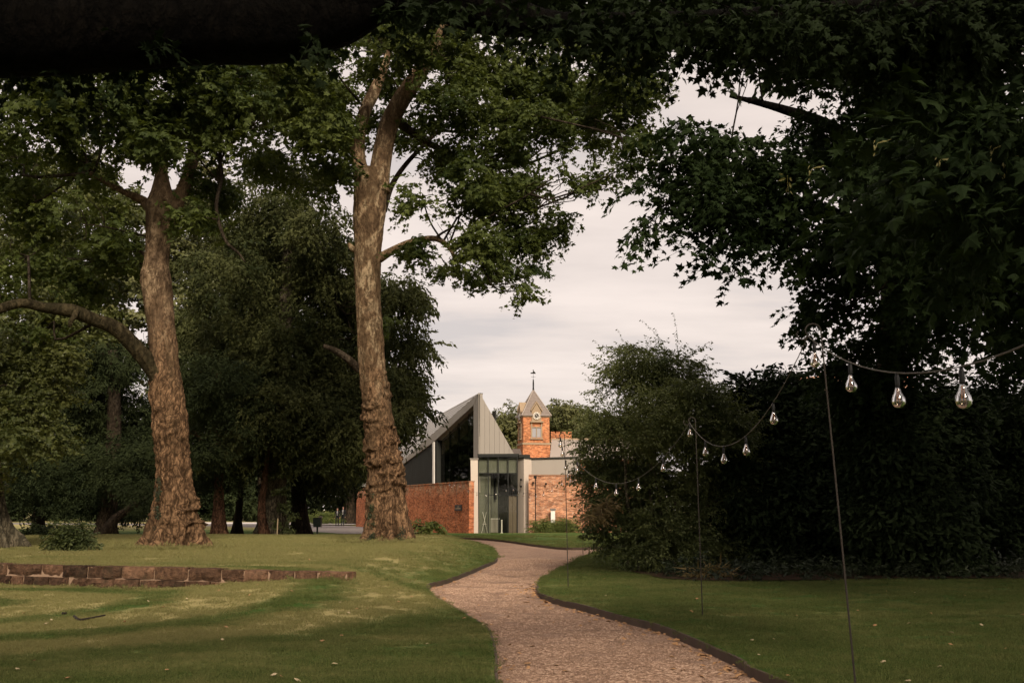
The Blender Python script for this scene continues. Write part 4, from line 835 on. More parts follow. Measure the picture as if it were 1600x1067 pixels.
blb = jit([(975, 605, 40), (1005, 575, 36), (1060, 588, 38), (950, 660, 34), (1005, 655, 60), (1080, 650, 56), (1120, 695, 48), (942, 730, 26), (985, 745, 58), (1060, 750, 72), (1125, 775, 54), (965, 810, 38), (1040, 835, 54), (1105, 850, 40), (1145, 660, 22), (930, 780, 14), (985, 548, 14), (955, 575, 12), (1090, 615, 30), (960, 850, 16), (1005, 870, 22), (925, 695, 14), (918, 745, 9)], 1.0, 12)
bush = make_shrub('bush', 'tall loose green bush with thin upright sprays beside the path junction', (bb.x, Yb, Hs(bb.x, Yb) + 0.03), [pxblob(x, y, r, Yb + d, 0.95) for x, y, r, d in blb], 'small', 'leaf_bush', 3.9, 1.0, 0.47, 12, seed=31, r0=0.03)
sp = []; sr = []
for x0, y0, x1, y1 in ((1062, 565, 1012, 505), (1062, 570, 1058, 506), (1070, 560, 1112, 526), (1075, 575, 1130, 560), (1040, 560, 1030, 520), (985, 560, 975, 530), (960, 570, 945, 548), (945, 620, 922, 588), (1000, 580, 1008, 540), (1085, 600, 1098, 552), (1120, 650, 1150, 610)):
    a, b = W(x0, y0, Yb), W(x1, y1, Yb); d = (b - a); n = max(1, int(d.length / 0.5))
    for k in range(n):
        sp.append(tuple(a + d * (k / n))); q = d.to_track_quat('Y', 'Z').to_euler(); sr.append(tuple(q))
scatter('sprays', sp, sr, [0.85] * len(sp), 'spray', 'leaf_bush', bush)
P, Q, S = blob_points([pxblob(945, 795, 13, Yb - 1.0), pxblob(935, 808, 8, Yb - 1.1)], 'blade', 2, 0.6, 0.2, 2); scatter('bamboo_leaves', P, Q, S, 'blade', 'leaf_straw', bush)
lau = [(1205, 26.5, [(1180, 620, 34), (1215, 670, 60), (1180, 740, 66), (1230, 780, 66), (1190, 840, 50), (1240, 860, 44), (1230, 600, 26), (1155, 790, 36), (1160, 860, 30)], 'dark laurel right of the loose bush, behind the second light pole'),
       (1310, 27.0, [(1300, 640, 52), (1280, 720, 66), (1330, 760, 66), (1290, 830, 60), (1340, 860, 46), (1270, 650, 34), (1350, 680, 46)], 'dark laurel directly behind the nearest light pole'),
       (1430, 23.6, [(1370, 800, 46), (1385, 700, 50), (1365, 640, 40), (1400, 650, 60), (1450, 720, 70), (1420, 800, 70), (1470, 650, 50), (1460, 850, 50), (1400, 860, 40)], 'black laurel around the foot of the maple trunk'),
       (1550, 27.5, [(1520, 650, 60), (1560, 730, 76), (1530, 800, 66), (1600, 660, 60), (1590, 800, 66), (1560, 860, 46), (1620, 740, 70), (1510, 860, 36)], 'dark laurel at the right picture edge')]
for i, (px, Y, bl, lab) in enumerate(lau):
    p = W(px, 890, Y); make_shrub('laurel_shrub', lab, (p.x, Y, Hs(p.x, Y) + 0.03), [pxblob(x, y, r, Y + random.uniform(-.8, .8), 0.9) for x, y, r in bl], 'laurel', 'leaf_laurel', 8.0, 1.15, 0.22, 6, 'laurels along the right bed', 50 + i)
p = G(112, 862, 0.5); make_shrub('small_shrub', 'small round dark shrub on the lawn left of the rugged plane tree', (p.x, p.y, Hs(p.x, p.y)), [pxblob(x, y, r, p.y, 1.0) for x, y, r in ((110, 832, 16), (95, 842, 12), (126, 842, 12), (110, 848, 14), (118, 824, 9), (88, 850, 7), (132, 850, 6))], 'laurel', 'leaf_bush', 4.5, 0.62, 0.3, 6, None, 61)
p = W(58, 840, 44); make_shrub('small_shrub', 'low dark shrub under the black yew at the far left', (p.x, 44, Hs(p.x, 44)), [pxblob(x, y, r, 44, 1.0) for x, y, r in ((55, 832, 10), (68, 828, 12), (44, 834, 8), (62, 838, 8))], 'laurel', 'leaf_yew', 4.0, 0.9, 0.3, 4, None, 62)
p = W(506, 815, 112); make_shrub('clipped_hedge', 'rounded bright green clipped hedge across the drive', (p.x, 112, 0.04), [pxblob(x, y, r, 112, 1.2, 0.75) for x, y, r in ((493, 810, 8), (503, 808, 9.5), (514, 807, 9.5), (524, 808, 8), (530, 811, 6))], 'small', 'leaf_hedge', 6.0, 1.3, 0.1, 5, None, 63, 'hedge')
p = W(668, 830, 58); make_shrub('sapling', 'pale leaved sucker sapling at the foot of the mottled plane tree', (p.x, 45, Hs(p.x, 45)), [pxblob(x, y, r, 45, 1.0) for x, y, r in ((652, 818, 6), (664, 824, 7), (680, 820, 6), (670, 830, 7), (688, 826, 4))], 'plane', 'leaf_hedge', 3.0, 0.7, 0.3, 4, None, 64)
for px, w, lab in ((850, 1, 'low leafy shrub against the orange brick wall'), (882, 1, 'low leafy shrub beside the white post at the bed end')):
    p = W(px, 826, 67.0); make_shrub('wall_shrub', lab, (p.x, 67.0, 0.1), [pxblob(px + x, y, r, 67.0, 0.6) for x, y, r in ((-13, 824, 5), (-6, 819, 6), (3, 817, 7), (11, 820, 6), (6, 825, 6), (-4, 826, 5), (15, 825, 4))], 'small', 'leaf_hedge', 4.0, 1.0, 0.3, 4, 'low shrubs by the orange brick wall', 65 + px)
for i, (px, lab) in enumerate(((-30, 'dark hedgerow shrub across the meadow at the left picture edge'), (55, 'dark hedgerow shrub across the meadow behind the low shrub'), (135, 'dark hedgerow shrub across the meadow behind the small round shrub'), (205, 'dark hedgerow shrub just left of the rugged plane trunk'), (300, 'dark hedgerow shrub seen past the right root of the rugged plane'), (372, 'dark hedgerow shrub between the red trunk and the thin yew'), (440, 'dark hedgerow shrub behind the grey trunk'), (575, 'dark hedgerow shrub at the end of the garden wall'))):
    Yh = 140 + (i % 3) * 6 if px < 540 else 134; p = W(px, 806, Yh); make_shrub('hedgerow_shrub', lab, (p.x, Yh, -0.08), [pxblob(px + x, y, r, Yh, 0.8) for x, y, r in ((-36, 786, 24), (0, 780, 28), (34, 786, 24), (-18, 760, 26), (20, 758, 26), (-40, 800, 10), (8, 802, 10), (40, 801, 10))], 'far', 'leaf_yew', 4.5, 1.3, 0.15, 5, 'hedgerow across the meadow', 80 + i)
p = W(424, 836, 49); make_shrub('undergrowth', 'leafy shoots climbing the grey weeping tree trunk', (W(440, 836, 50).x, 49.6, Hs(W(440, 836, 50).x, 49.6)), [pxblob(x, y, r, 49.8, 0.6) for x, y, r in ((440, 820, 9), (444, 790, 8), (438, 765, 7), (452, 830, 7), (447, 740, 7), (455, 805, 6))], 'plane', 'leaf_bush', 2.0, 0.55, 0.35, 5, None, 70)
# low ground cover hiding the soil of the bed
k_ = 1500; gx = rng.uniform(3.6, 16, k_); gy = rng.uniform(21.5, 25.5, k_); ok_ = in_poly(gx, gy, bed) & (vnoise(np.column_stack([gx, gy, gx * 0]) * 1.3, 3) > 0.34); gx, gy = gx[ok_], gy[ok_]; k_ = len(gx)
gc = scatter('ground_cover', np.column_stack([gx, gy, H(gx, gy) + rng.uniform(.05, .28, k_)]), np.column_stack([rng.normal(.2, .4, k_), rng.normal(0, .4, k_), rng.random(k_) * 6.28]), rng.uniform(.45, .95, k_), 'laurel', 'leaf_ivy'); tag(gc, kind='stuff')
# dry grasses at the foot of the bush
p = W(1112, 880, 22.7); scatter_p = [(p.x + random.gauss(0, .18), 22.8 + random.gauss(0, .1), 0.18) for _ in range(20)]
dg = thing('dry_grass_clump', 'tuft of dry straw coloured grass at the edge of the dark bed', 'grass clump', (p.x, 22.8, 0.16))
scatter('blades', scatter_p, [(random.gauss(0, .2), random.gauss(0, .2), random.uniform(0, 6)) for _ in scatter_p], [random.uniform(.45, .9) for _ in scatter_p], 'blade', 'leaf_straw', dg)

# ================================================================== the pavilion
BZ = -0.02
Cn = W(749, 712, 70.0); C0 = Vector((Cn.x, Cn.y, 0))
uL = Vector((-0.397, 0.918, 0)).normalized(); uR = Vector((0.918, 0.397, 0)).normalized()
nL = Vector((-uL.y, uL.x, 0)); nL = nL if nL.y < 0 else -nL
nR = Vector((-uR.y, uR.x, 0)); nR = nR if nR.y < 0 else -nR
RD = Vector((-0.235, 0.972, 0))                        # direction the ridge runs back
pav = thing('pavilion', 'modern grey metal pavilion with a steep folded gable and glazed entrance', 'building', (C0.x, C0.y, BZ))
def facade(poly, n, off, P0=C0):
    return [onp(x, y, P0, n) + n * off for x, y in poly]
def slab(name, poly, n, off, th, m, parent=pav):
    mb = MB(); mb.prism(facade(poly, n, off), tuple(-n * th)); return mb.build(name, m, parent)
def clipx(poly, x0, x1):
    def cl(P, s, c):
        o = []
        for (ax, ay), (bx, by) in zip(P, P[1:] + P[:1]):
            ia, ib = s * (ax - c) >= 0, s * (bx - c) >= 0
            if ia: o.append((ax, ay))
            if ia != ib: t = (c - ax) / (bx - ax); o.append((c, ay + t * (by - ay)))
        return o
    return cl(cl(list(poly), 1, x0), -1, x1)
def panels(name, poly, n, off, th, m, step, gap, parent=pav, a=None):
    xs = [p[0] for p in poly]; x = min(xs) if a is None else a
    while x < max(xs) - 0.1:
        q = clipx(poly, x + gap / 2, min(x + step, max(xs)) - gap / 2)
        if len(q) > 2: slab(name, q, n, off, th, m, parent)
        x += step
# right hand folded face: standing-seam panels over a backing wall
PRF = [(749.4, 614.5), (803, 710), (803, 713), (749.4, 713)]
panels('panel', PRF, nR, 0.05, 0.06, 'zinc', 7.6, 0.30)
slab('wall', [(749.2, 616), (803, 711), (803, 714), (749.2, 714)], nR, -0.02, 0.15, 'zinc_dark')
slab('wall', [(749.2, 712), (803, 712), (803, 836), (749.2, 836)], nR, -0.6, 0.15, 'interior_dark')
# left hand face: frame round the tall glazing, dark cladding, pale post
fr = slab('gable_frame', [(749, 614), (628, 721), (628, 727), (677, 691.5), (741, 633)], nL, 0.06, 0.35, 'zinc')
slab('corner_strip', [(749, 614.8), (741, 633.6), (741, 770), (749, 770)], nL, 0.055, 0.3, 'zinc')
slab('post', [(677.2, 692), (679.6, 690), (679.6, 770), (677.2, 770)], nL, 0.10, 0.2, 'white_paint')
slab('reveal', [(679.8, 690), (683, 687.6), (683, 770), (679.8, 770)], nL, 0.02, 0.4, 'zinc_dark')
DK = [(600, 748), (677, 691.6), (677, 775), (600, 790)]
panels('panel', DK, nL, -0.05, 0.06, 'zinc_dark', 6.0, 0.3); slab('wall', DK, nL, -0.16, 0.1, 'zinc_dark')
GLZ = [(741, 633.2), (741, 775), (683, 775), (683, 687.8)]
for a, b in ((683, 696), (696, 709.5), (709.5, 725), (725, 741)):
    q = clipx([(741, 634), (741, 775), (683, 775), (683, 688.5)], a + .3, b - .3); gp_ = slab('window', q, nL, -0.30, 0.03, 'glass_hall')
for x in (696, 709.5, 725): slab('mullion', [(x - .8, 633 + (741 - x) * .945 - 2), (x + .8, 633 + (741 - x) * .945 - 2), (x + .8, 770), (x - .8, 770)], nL, -0.34, 0.10, 'frame_dark')
slab('transom', [(683, 739.5), (741, 737.5), (741, 739.3), (683, 741.3)], nL, -0.34, 0.10, 'frame_dark')
pk, le = onp(749, 614, C0, nL), onp(628, 721, C0, nL)
def roof_quad(name, a, b, L, m, th=0.16, par=pav):
    mb = MB(); nn = (b - a).cross(RD).normalized(); nn = nn if nn.z > 0 else -nn
    P = [a, b, b + RD * L, a + RD * L]; mb.prism([p + nn * 0.03 for p in P], tuple(-nn * th)); return mb.build(name, m, par)
lo = onp(590, 755, C0, nL); rt = onp(803, 710, C0, nR)
rf = roof_quad('roof', pk, lo, 26, 'zinc_roof')
for k in range(1, 26):                                  # standing seams on the roof slope
    a, b = pk.lerp(lo, k / 26.0), None; nn = (lo - pk).cross(RD).normalized(); nn = nn if nn.z > 0 else -nn
    mb = MB(); w = (lo - pk).normalized() * 0.012; P = [a + nn * 0.032 - w, a + nn * 0.032 + w, a + nn * 0.032 + w + RD * 25.9, a + nn * 0.032 - w + RD * 25.9]; mb.prism(P, tuple(nn * 0.035)); mb.build('seam', 'zinc_roof', rf)
roof_quad('roof', pk, rt, 26, 'zinc')
# dim hall behind the tall glazing
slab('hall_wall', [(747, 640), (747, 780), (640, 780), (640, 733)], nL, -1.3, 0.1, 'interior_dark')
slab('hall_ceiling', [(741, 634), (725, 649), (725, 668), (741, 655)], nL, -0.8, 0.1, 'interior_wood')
# entrance: stone piers, glazing in a dark frame, green panels behind
EY = 69.4; EP = Vector((0, EY, 0)); ny = Vector((0, -1, 0))
def es(name, poly, off, th, m, parent=pav): 
    mb = MB(); mb.prism([onp(x, y, EP, ny) + ny * off for x, y in poly], (0, th, 0)); return mb.build(name, m, parent)
es('pier', [(735.5, 718), (746.8, 718), (747.4, 836), (737.4, 836)], 0.35, 1.2, 'stone_pale')
es('pier_cap', [(734.6, 716.2), (748, 716.2), (748, 717.8), (734.6, 717.8)], 0.42, 1.3, 'zinc')
pa, pb, pc = W(808.6, 716, 69.9), W(818.5, 716, 69.0), W(830.5, 716, 69.8)
mb = MB(); zt = pb.z; mb.prism([(pa.x, pa.y, BZ), (pb.x, pb.y, BZ), (pc.x, pc.y, BZ), (pc.x, pc.y + 1.2, BZ), (pa.x, pa.y + 1.2, BZ)], (0, 0, zt - BZ)); mb.build('pier', 'stone_pale', pav)
mb = MB(); mb.prism([(pa.x - .05, pa.y - .05, zt), (pb.x, pb.y - .1, zt), (pc.x + .05, pc.y - .05, zt), (pc.x + .05, pc.y + 1.2, zt), (pa.x - .05, pa.y + 1.2, zt)], (0, 0, 0.09)); mb.build('pier_cap', 'zinc_dark', pav)
XM = [747.6, 763, 778.6, 794, 808.4]
for a, b in zip(XM[:-1], XM[1:]):
    es('pane', [(a + .7, 715), (b - .7, 714.8), (b - .7, 739), (a + .7, 739)], 0.0, 0.02, 'glass_window')
    es('pane', [(a + .7, 739.6), (b - .7, 739.6), (b - .7, 772.5), (a + .7, 772.5)], 0.0, 0.02, 'glass_window')
    es('pane', [(a + .7, 773.4), (b - .7, 773.4), (b - .7, 835), (a + .7, 835)], 0.0, 0.02, 'glass_window')
for x in XM: es('mullion', [(x - .7, 712.5), (x + .7, 712.5), (x + .7, 836), (x - .7, 836)], 0.06, 0.12, 'frame_dark')
es('head_frame', [(746.5, 711), (809.5, 710.6), (809.5, 713.6), (746.5, 714.0)], 0.09, 0.2, 'frame_dark')
es('transom', [(748, 738.6), (808, 738.6), (808, 740), (748, 740)], 0.04, 0.1, 'frame_dark')
es('transom', [(763.8, 772.4), (808, 772.4), (808, 773.6), (763.8, 773.6)], 0.04, 0.1, 'frame_dark')
es('spandrel', [(747, 715), (809, 715), (809, 738.5), (747, 738.5)], -0.25, 0.05, 'panel_green')
es('spandrel', [(747, 738.8), (766.5, 738.8), (766.5, 836), (747, 836)], -0.6, 0.05, 'panel_green')
es('door', [(795, 774.4), (807.8, 774.4), (807.8, 834.6), (795, 834.6)], -0.06, 0.05, 'door_bronze')
es('roof_slab', [(746, 709), (811, 708.6), (811, 711), (746, 711)], 0.05, 3.0, 'zinc_dark')
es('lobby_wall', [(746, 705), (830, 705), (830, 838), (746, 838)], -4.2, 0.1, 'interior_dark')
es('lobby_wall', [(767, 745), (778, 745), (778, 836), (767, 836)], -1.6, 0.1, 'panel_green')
mb = MB(); mb.prism([W(746, 836, EY) + Vector((0, .1, .0)), W(812, 836, EY) + Vector((0, .1, 0)), W(812, 836, EY) + Vector((0, 4.3, 0)), W(746, 836, EY) + Vector((0, 4.3, 0))], (0, 0, 0.05)); mb.build('lobby_floor', 'stone_pale', pav)
es('cladding', [(830, 717), (905, 715), (905, 744), (830, 744)], -0.5, 0.3, 'zinc')
es('flat_roof', [(828, 714.6), (905, 712.6), (905, 715), (830, 716.9)], -0.4, 4.0, 'zinc_dark')
# things in the lobby
p = W(773, 832, 70.2); dk = thing('reception_desk', 'pale reception desk inside the glazed entrance', 'desk', (p.x, 70.4, 0.02)); mb = MB(); mb.box((p.x, 70.45, 0.5), (0.56, 0.4, 0.9)); mb.build('body', 'zinc', dk); mb = MB(); mb.box((p.x, 70.45, 0.98), (0.64, 0.48, 0.05)); mb.build('top', 'white_paint', dk)
p = W(757, 832, 69.8); ez = thing('easel', 'white crossed leg easel inside the glazed entrance', 'easel', (p.x, 69.8, 0.02))
for s in (-1, 1):
    mb = MB(); mb.tube([(p.x - s * .2, 69.75, .03), (p.x + s * .13, 69.8, 1.45)], .018, 6); mb.build('leg', 'white_paint', ez)
mb = MB(); mb.tube([(p.x - .14, 69.78, .62), (p.x + .14, 69.78, .62)], .016, 6); mb.build('ledge', 'white_paint', ez)
p = W(784, 832, 70.0); bo = thing('barrier_post', 'short white post inside the glazed entrance', 'post', (p.x, 69.9, 0.02)); mb = MB(); mb.lathe((p.x, 69.9, 0.02), [(.09, 0), (.07, .03), (.05, .05), (.05, .82), (.065, .85), (.03, .9)], 10); mb.build('shaft', 'white_paint', bo)

# ------------------------------------------------------------------ brick walls
def brick_wall(name, label, a, b, h, th, m, cap):
    a = Vector(a); b = Vector(b); t = thing(name, label, 'wall', (a.x, a.y, 0)); d = (b - a); L = d.length; ang = math.atan2(d.y, d.x)
    mb = MB(); mb.box((L / 2, 0, h / 2 - 0.05), (L, th, h + 0.0)); o = mb.build('wall', m, None); o.parent = t; o.rotation_euler = (0, 0, ang)
    mb = MB(); n = int(L / 0.45)
    for k in range(n):
        mb2 = MB(); mb2.box(((k + .5) * L / n, 0, h - 0.045 + 0.04), (L / n - 0.012, th + 0.08, 0.075)); c = mb2.build('coping', cap, None); c.parent = t; c.rotation_euler = (0, 0, ang)
    return t
wR = W(736.5, 834, 68.3); wL_ = W(559, 822, 95.0)
gw = brick_wall('garden_wall', 'long dark red brick garden wall running behind the mottled plane tree', (wR.x, wR.y, 0), (wL_.x, wL_.y, 0), 3.50, 0.36, 'brick_garden', 'brick_garden')
oa, ob_ = W(826.5, 830, 68.6), W(1010, 830, 68.9)
ow = brick_wall('brick_wall', 'sunlit orange brick wall right of the glazed entrance', (oa.x, oa.y, 0), (ob_.x, ob_.y, 0), W(830, 742, 68.6).z, 0.3, 'brick_orange', 'roof_tile')
p = W(831, 830, 68.4); mb = MB(); mb.box((p.x, 68.38, W(831, 742, 68.4).z / 2 - .06), (0.42, 0.2, W(831, 742, 68.4).z)); o = mb.build('pilaster', 'brick_orange', None); o.parent = ow; o.matrix_parent_inverse = Matrix.Translation(-ow.location)
p = W(836.5, 830, 68.3); dp = thing('drainpipe', 'thin dark drainpipe on the orange brick wall', 'pipe', (p.x, 68.37, 0.05)); mb = MB(); mb.tube([(p.x, 68.36, 0.05), (p.x, 68.36, 3.75)], .04, 8); mb.build('pipe', 'iron', dp)
for zz in (0.6, 2.0, 3.4): mb = MB(); mb.box((p.x, 68.40, zz), (.13, .07, .05)); mb.build('bracket', 'iron', dp)
mb = MB(); mb.box((p.x, 68.34, 3.8), (.2, .16, .2)); mb.build('hopper', 'iron', dp)
p = W(864, 815, 68.0); wp = thing('white_post', 'square white post with a grey cap before the orange brick wall', 'post', (p.x, 68.0, 0.02)); z1 = W(864, 797, 68).z
mb = MB(); mb.box((p.x, 68.0, z1 / 2), (.28, .25, z1)); mb.build('shaft', 'white_paint', wp); mb = MB(); mb.box((p.x, 68.0, z1 + .06), (.40, .36, .12)); mb.build('cap', 'slate', wp)
# wall lamps on the pier and wall
for x, y, Y, lab in ((814, 749.5, 69.2, 'upper small black lamp on the pale pier'), (814, 760, 69.2, 'lower small black lamp on the pale pier'), (833, 754.5, 68.2, 'small black lamp at the brick pilaster'), (853, 756, 68.35, 'small black lamp on the orange brick wall')):
    p = W(x, y, Y); t = thing('wall_lamp', lab, 'lamp', tuple(p), 'small black wall lamps by the entrance'); mb = MB(); mb.lathe((p.x, p.y - .08, p.z - .07), [(.05, 0), (.065, .02), (.065, .13), (.04, .15)], 10); mb.build('shade', 'iron', t); mb = MB(); mb.box((p.x, p.y + .05, p.z), (.05, .22, .05)); mb.build('bracket', 'iron', t)
# dark plaque on the garden wall
nw = Vector((wL_.y - wR.y, -(wL_.x - wR.x), 0)).normalized(); nw = nw if nw.y < 0 else -nw; PW = Vector((wR.x, wR.y, 0)) + nw * 0.19
sg = thing('wall_plaque', 'dark plaque with small pale crest and lettering on the red brick wall', 'sign', tuple(onp(716.5, 793, PW, nw)))
def wpoly(name, poly, off, th, m, par): mb = MB(); mb.prism([onp(x, y, PW, nw) + nw * off for x, y in poly], tuple(-nw * th)); return mb.build(name, m, par)
wpoly('board', [(711.4, 788.6), (722, 788.4), (722, 797.6), (711.4, 797.8)], 0.05, 0.04, 'clock_black', sg)
wpoly('crest', [(716.0, 791.6), (716.8, 789.8), (717.6, 791.6), (717.2, 792.4), (716.4, 792.4)], 0.06, 0.008, 'tower_stone', sg)
for k in range(9):
    x = 712.8 + k * 0.9; wpoly('letter', [(x, 793.4), (x + .55, 793.4), (x + .55, 795.2), (x, 795.2)], 0.06, 0.008, 'tower_stone', sg)

# ------------------------------------------------------------------ clock tower
TY = 122.0; tc_ = W(834, 795, TY); kx = mpp(TY)
tw = thing('clock_tower', 'red brick clock tower with slate pyramid roof and weathervane', 'tower', (tc_.x, TY, 0)); TA = R(11.5); tw.rotation_euler = (0, 0, TA)
HW = 1.62; zE = W(834, 651.5, TY).z; zS = W(834, 694.5, TY).z; zA = W(834, 609, TY).z
def tp(mb, name, m, par=tw, smooth=False):
    o = mb.build(name, m, None, smooth); o.parent = par; return o
mb = MB(); mb.box((0, 0, zE / 2), (2 * HW, 2 * HW, zE)); tp(mb, 'wall', 'brick_tower')
mb = MB(); mb.box((0, 0, zS), (2 * HW + .28, 2 * HW + .28, .22)); tp(mb, 'string_course', 'tower_stone')
mb = MB(); mb.box((0, 0, zS - zS / 2 - .1), (2 * HW + .14, 2 * HW + .14, zS)); tp(mb, 'lower_wall', 'brick_tower')
mb = MB(); mb.box((0, 0, zE - .06), (2 * HW + .2, 2 * HW + .2, .14)); tp(mb, 'cornice', 'tower_stone')
e = HW + .22; mb = MB(); mb.add([(-e, -e, zE), (e, -e, zE), (e, e, zE), (-e, e, zE), (-HW * .72, -HW * .72, zE + (zA - zE) * .36), (HW * .72, -HW * .72, zE + (zA - zE) * .36), (HW * .72, HW * .72, zE + (zA - zE) * .36), (-HW * .72, HW * .72, zE + (zA - zE) * .36), (0, 0, zA)],
    [(3, 2, 1, 0), (0, 1, 5, 4), (1, 2, 6, 5), (2, 3, 7, 6), (3, 0, 4, 7), (4, 5, 8), (5, 6, 8), (6, 7, 8), (7, 4, 8)]); rfo = tp(mb, 'roof', 'slate')
for sx, sy in ((-1, -1), (1, -1), (1, 1), (-1, 1)):
    mb = MB(); mb.tube([(sx * e, sy * e, zE + .03), (sx * HW * .72, sy * HW * .72, zE + (zA - zE) * .36 + .03), (0, 0, zA + .02)], .07, 6); tp(mb, 'hip', 'slate_ridge', rfo)
for r in range(1, 9):                                  # slate courses
    t = r / 9; z = zE + (zA - zE) * t; w = (e + (HW * .72 - e) * t / .36) if t < .36 else HW * .72 * (1 - (t - .36) / .64)
    mb = MB(); mb.box((0, 0, z), (2 * w + .03, 2 * w + .03, .02)); tp(mb, 'slate_course', 'slate', rfo)
mb = MB(); mb.lathe((0, 0, zA - .1), [(.10, 0), (.13, .15), (.09, .3), (.10, .9), (.07, 1.35), (.02, 1.4), (.018, 2.55)], 8); tp(mb, 'finial', 'iron')
wv = MB(); wv.prism([(-.34, -.015, zA + 2.0), (.30, -.015, zA + 2.0), (.30, -.015, zA + 2.10), (.05, -.015, zA + 2.38), (-.1, -.015, zA + 2.16), (-.34, -.015, zA + 2.12)], (0, .03, 0)); tp(wv, 'weathervane', 'iron')
mb = MB(); mb.tube([(-.28, 0, zA + 1.62), (.28, 0, zA + 1.62)], .018, 6); mb.tube([(0, -.28, zA + 1.62), (0, .28, zA + 1.62)], .018, 6); tp(mb, 'cardinal_arms', 'iron')
mb = MB()
mb.lathe((0, 0, zA + 2.36), [(.01, 0), (.07, .04), (.07, .1), (.01, .14)], 8); tp(mb, 'ball', 'iron')
def turn(mb, q):
    c, s = math.cos(q), math.sin(q); mb.v = [(x * c - y * s, x * s + y * c, z) for x, y, z in mb.v]; return mb
for q, nm in ((0, 'front'), (-math.pi / 2, 'side')):
    f = -HW
    def tq(mb, name, m, par=tw): return tp(turn(mb, q), name, m, par)
    zc = zE + .0; cw = .60
    mb = MB(); mb.prism([(-cw, f - .10, zc - .78), (cw, f - .10, zc - .78), (cw, f - .10, zc + .50), (0, f - .10, zc + 1.50), (-cw, f - .10, zc + .50)], (0, .9, 0)); gb = tq(mb, 'gablet', 'tower_stone')
    mb = MB(); mb.prism([(-cw - .12, f - .18, zc + .50), (0, f - .18, zc + 1.58), (0, f - .18, zc + 1.78), (-cw - .12, f - .18, zc + .70)], (0, 1.0, 0)); mb.prism([(cw + .12, f - .18, zc + .50), (cw + .12, f - .18, zc + .70), (0, f - .18, zc + 1.78), (0, f - .18, zc + 1.58)], (0, 1.0, 0)); tq(mb, 'coping', 'tower_stone', gb)
    mb = MB(); mb.box((0, f - .2, zc - .74), (1.62, .28, .14)); tq(mb, 'ledge', 'tower_stone', gb)
    def disc(r, y, n=28, cz=zc, cx=0): return [(cx + r * math.cos(2 * math.pi * k / n), y, cz + r * math.sin(2 * math.pi * k / n)) for k in range(n)]
    mb = MB(); mb.prism(disc(.52, f - .16), (0, .08, 0)); ck = tq(mb, 'clock', 'tower_stone')
    mb = MB(); mb.prism(disc(.45, f - .185), (0, .05, 0)); tq(mb, 'dial', 'clock_white', ck)
    mb = MB(); mb.prism(disc(.25, f - .197), (0, .03, 0)); tq(mb, 'centre', 'clock_black', ck)
    for k in range(12):
        a = k * math.pi / 6; ca, sa = math.cos(a), math.sin(a); mb = MB(); w = .035
        mb.prism([(ca * r_ - sa * o_, f - .20, zc + sa * r_ + ca * o_) for r_, o_ in ((.28, -w), (.43, -w), (.43, w), (.28, w))], (0, .03, 0)); tq(mb, 'numeral', 'clock_black', ck)
    for a, L, w in ((R(128), .22, .03), (R(-62), .36, .022)):
        ca, sa = math.cos(a), math.sin(a); mb = MB(); mb.prism([(ca * r_ - sa * o_, f - .212, zc + sa * r_ + ca * o_) for r_, o_ in ((-.06, -w), (L, -w * .4), (L, w * .4), (-.06, w))], (0, .012, 0)); tq(mb, 'hand', 'clock_white', ck)
    zw0, zw1 = zE - 2.62, zE - 1.45
    mb = MB()
    for bx in ((-.62, zw0 - .1, .16, zw1 - zw0 + .75), (.62, zw0 - .1, .16, zw1 - zw0 + .75), (0, zw0 - .1, .09, zw1 - zw0 + .2)): mb.box((bx[0], f - .03, bx[1] + bx[3] / 2), (bx[2], .18, bx[3]))
    win = tq(mb, 'window', 'tower_stone'); mb = MB(); mb.box((0, f - .06, zw0 - .14), (1.62, .26, .14)); tq(mb, 'sill', 'tower_stone', win)
    mb = MB(); mb.box((0, f - .03, zw1 + .1), (1.1, .16, .12)); tq(mb, 'lintel', 'tower_stone', win)
    for sx in (-1, 1): mb = MB(); mb.box((sx * .29, f + .0, (zw0 + zw1) / 2), (.48, .05, zw1 - zw0 - .06)); tq(mb, 'pane', 'window_grey' if q == 0 else 'interior_dark', win)
for sx, sy in ((-1, -1), (1, 1), (-1, 1)):
    mb = MB(); mb.lathe((sx * HW * .95, sy * HW * .95, zE), [(.16, 0), (.16, .8), (.22, .85), (.2, 1.1), (.05, 1.6)], 8)
    if (sx, sy) != (-1, -1): tp(mb, 'pinnacle', 'tower_stone')
# stable range behind: slate roof, brick end stack
sb = thing('stable_block', 'low brick stable range with slate roof right of the clock tower', 'building', (tc_.x + 8, TY, 0))
def px_prism(name, poly, Y, th, m, par): mb = MB(); mb.prism([W(x, y, Y) for x, y in poly], (0, th, 0)); return mb.build(name, m, par)
px_prism('wall', [(804, 716), (985, 716), (985, 800), (804, 800)], TY - 3, 6, 'brick_tower', sb)
mb = MB(); a0, a1 = W(859, 716, TY - 3.4), W(992, 716, TY - 3.4); r0_, r1_ = W(862, 686.5, TY + 2), W(985, 686.5, TY + 2)
mb.add([a0, a1, r1_, r0_, a0 - Vector((0, 0, .15)), a1 - Vector((0, 0, .15)), r1_ - Vector((0, 0, .15)), r0_ - Vector((0, 0, .15))], [(0, 1, 2, 3), (7, 6, 5, 4), (0, 4, 5, 1), (1, 5, 6, 2), (2, 6, 7, 3), (3, 7, 4, 0)]); ro = mb.build('roof', 'slate_ridge', sb)
mb = MB(); mb.tube([r0_, r1_], .14, 8); mb.build('ridge', 'tower_stone', ro)
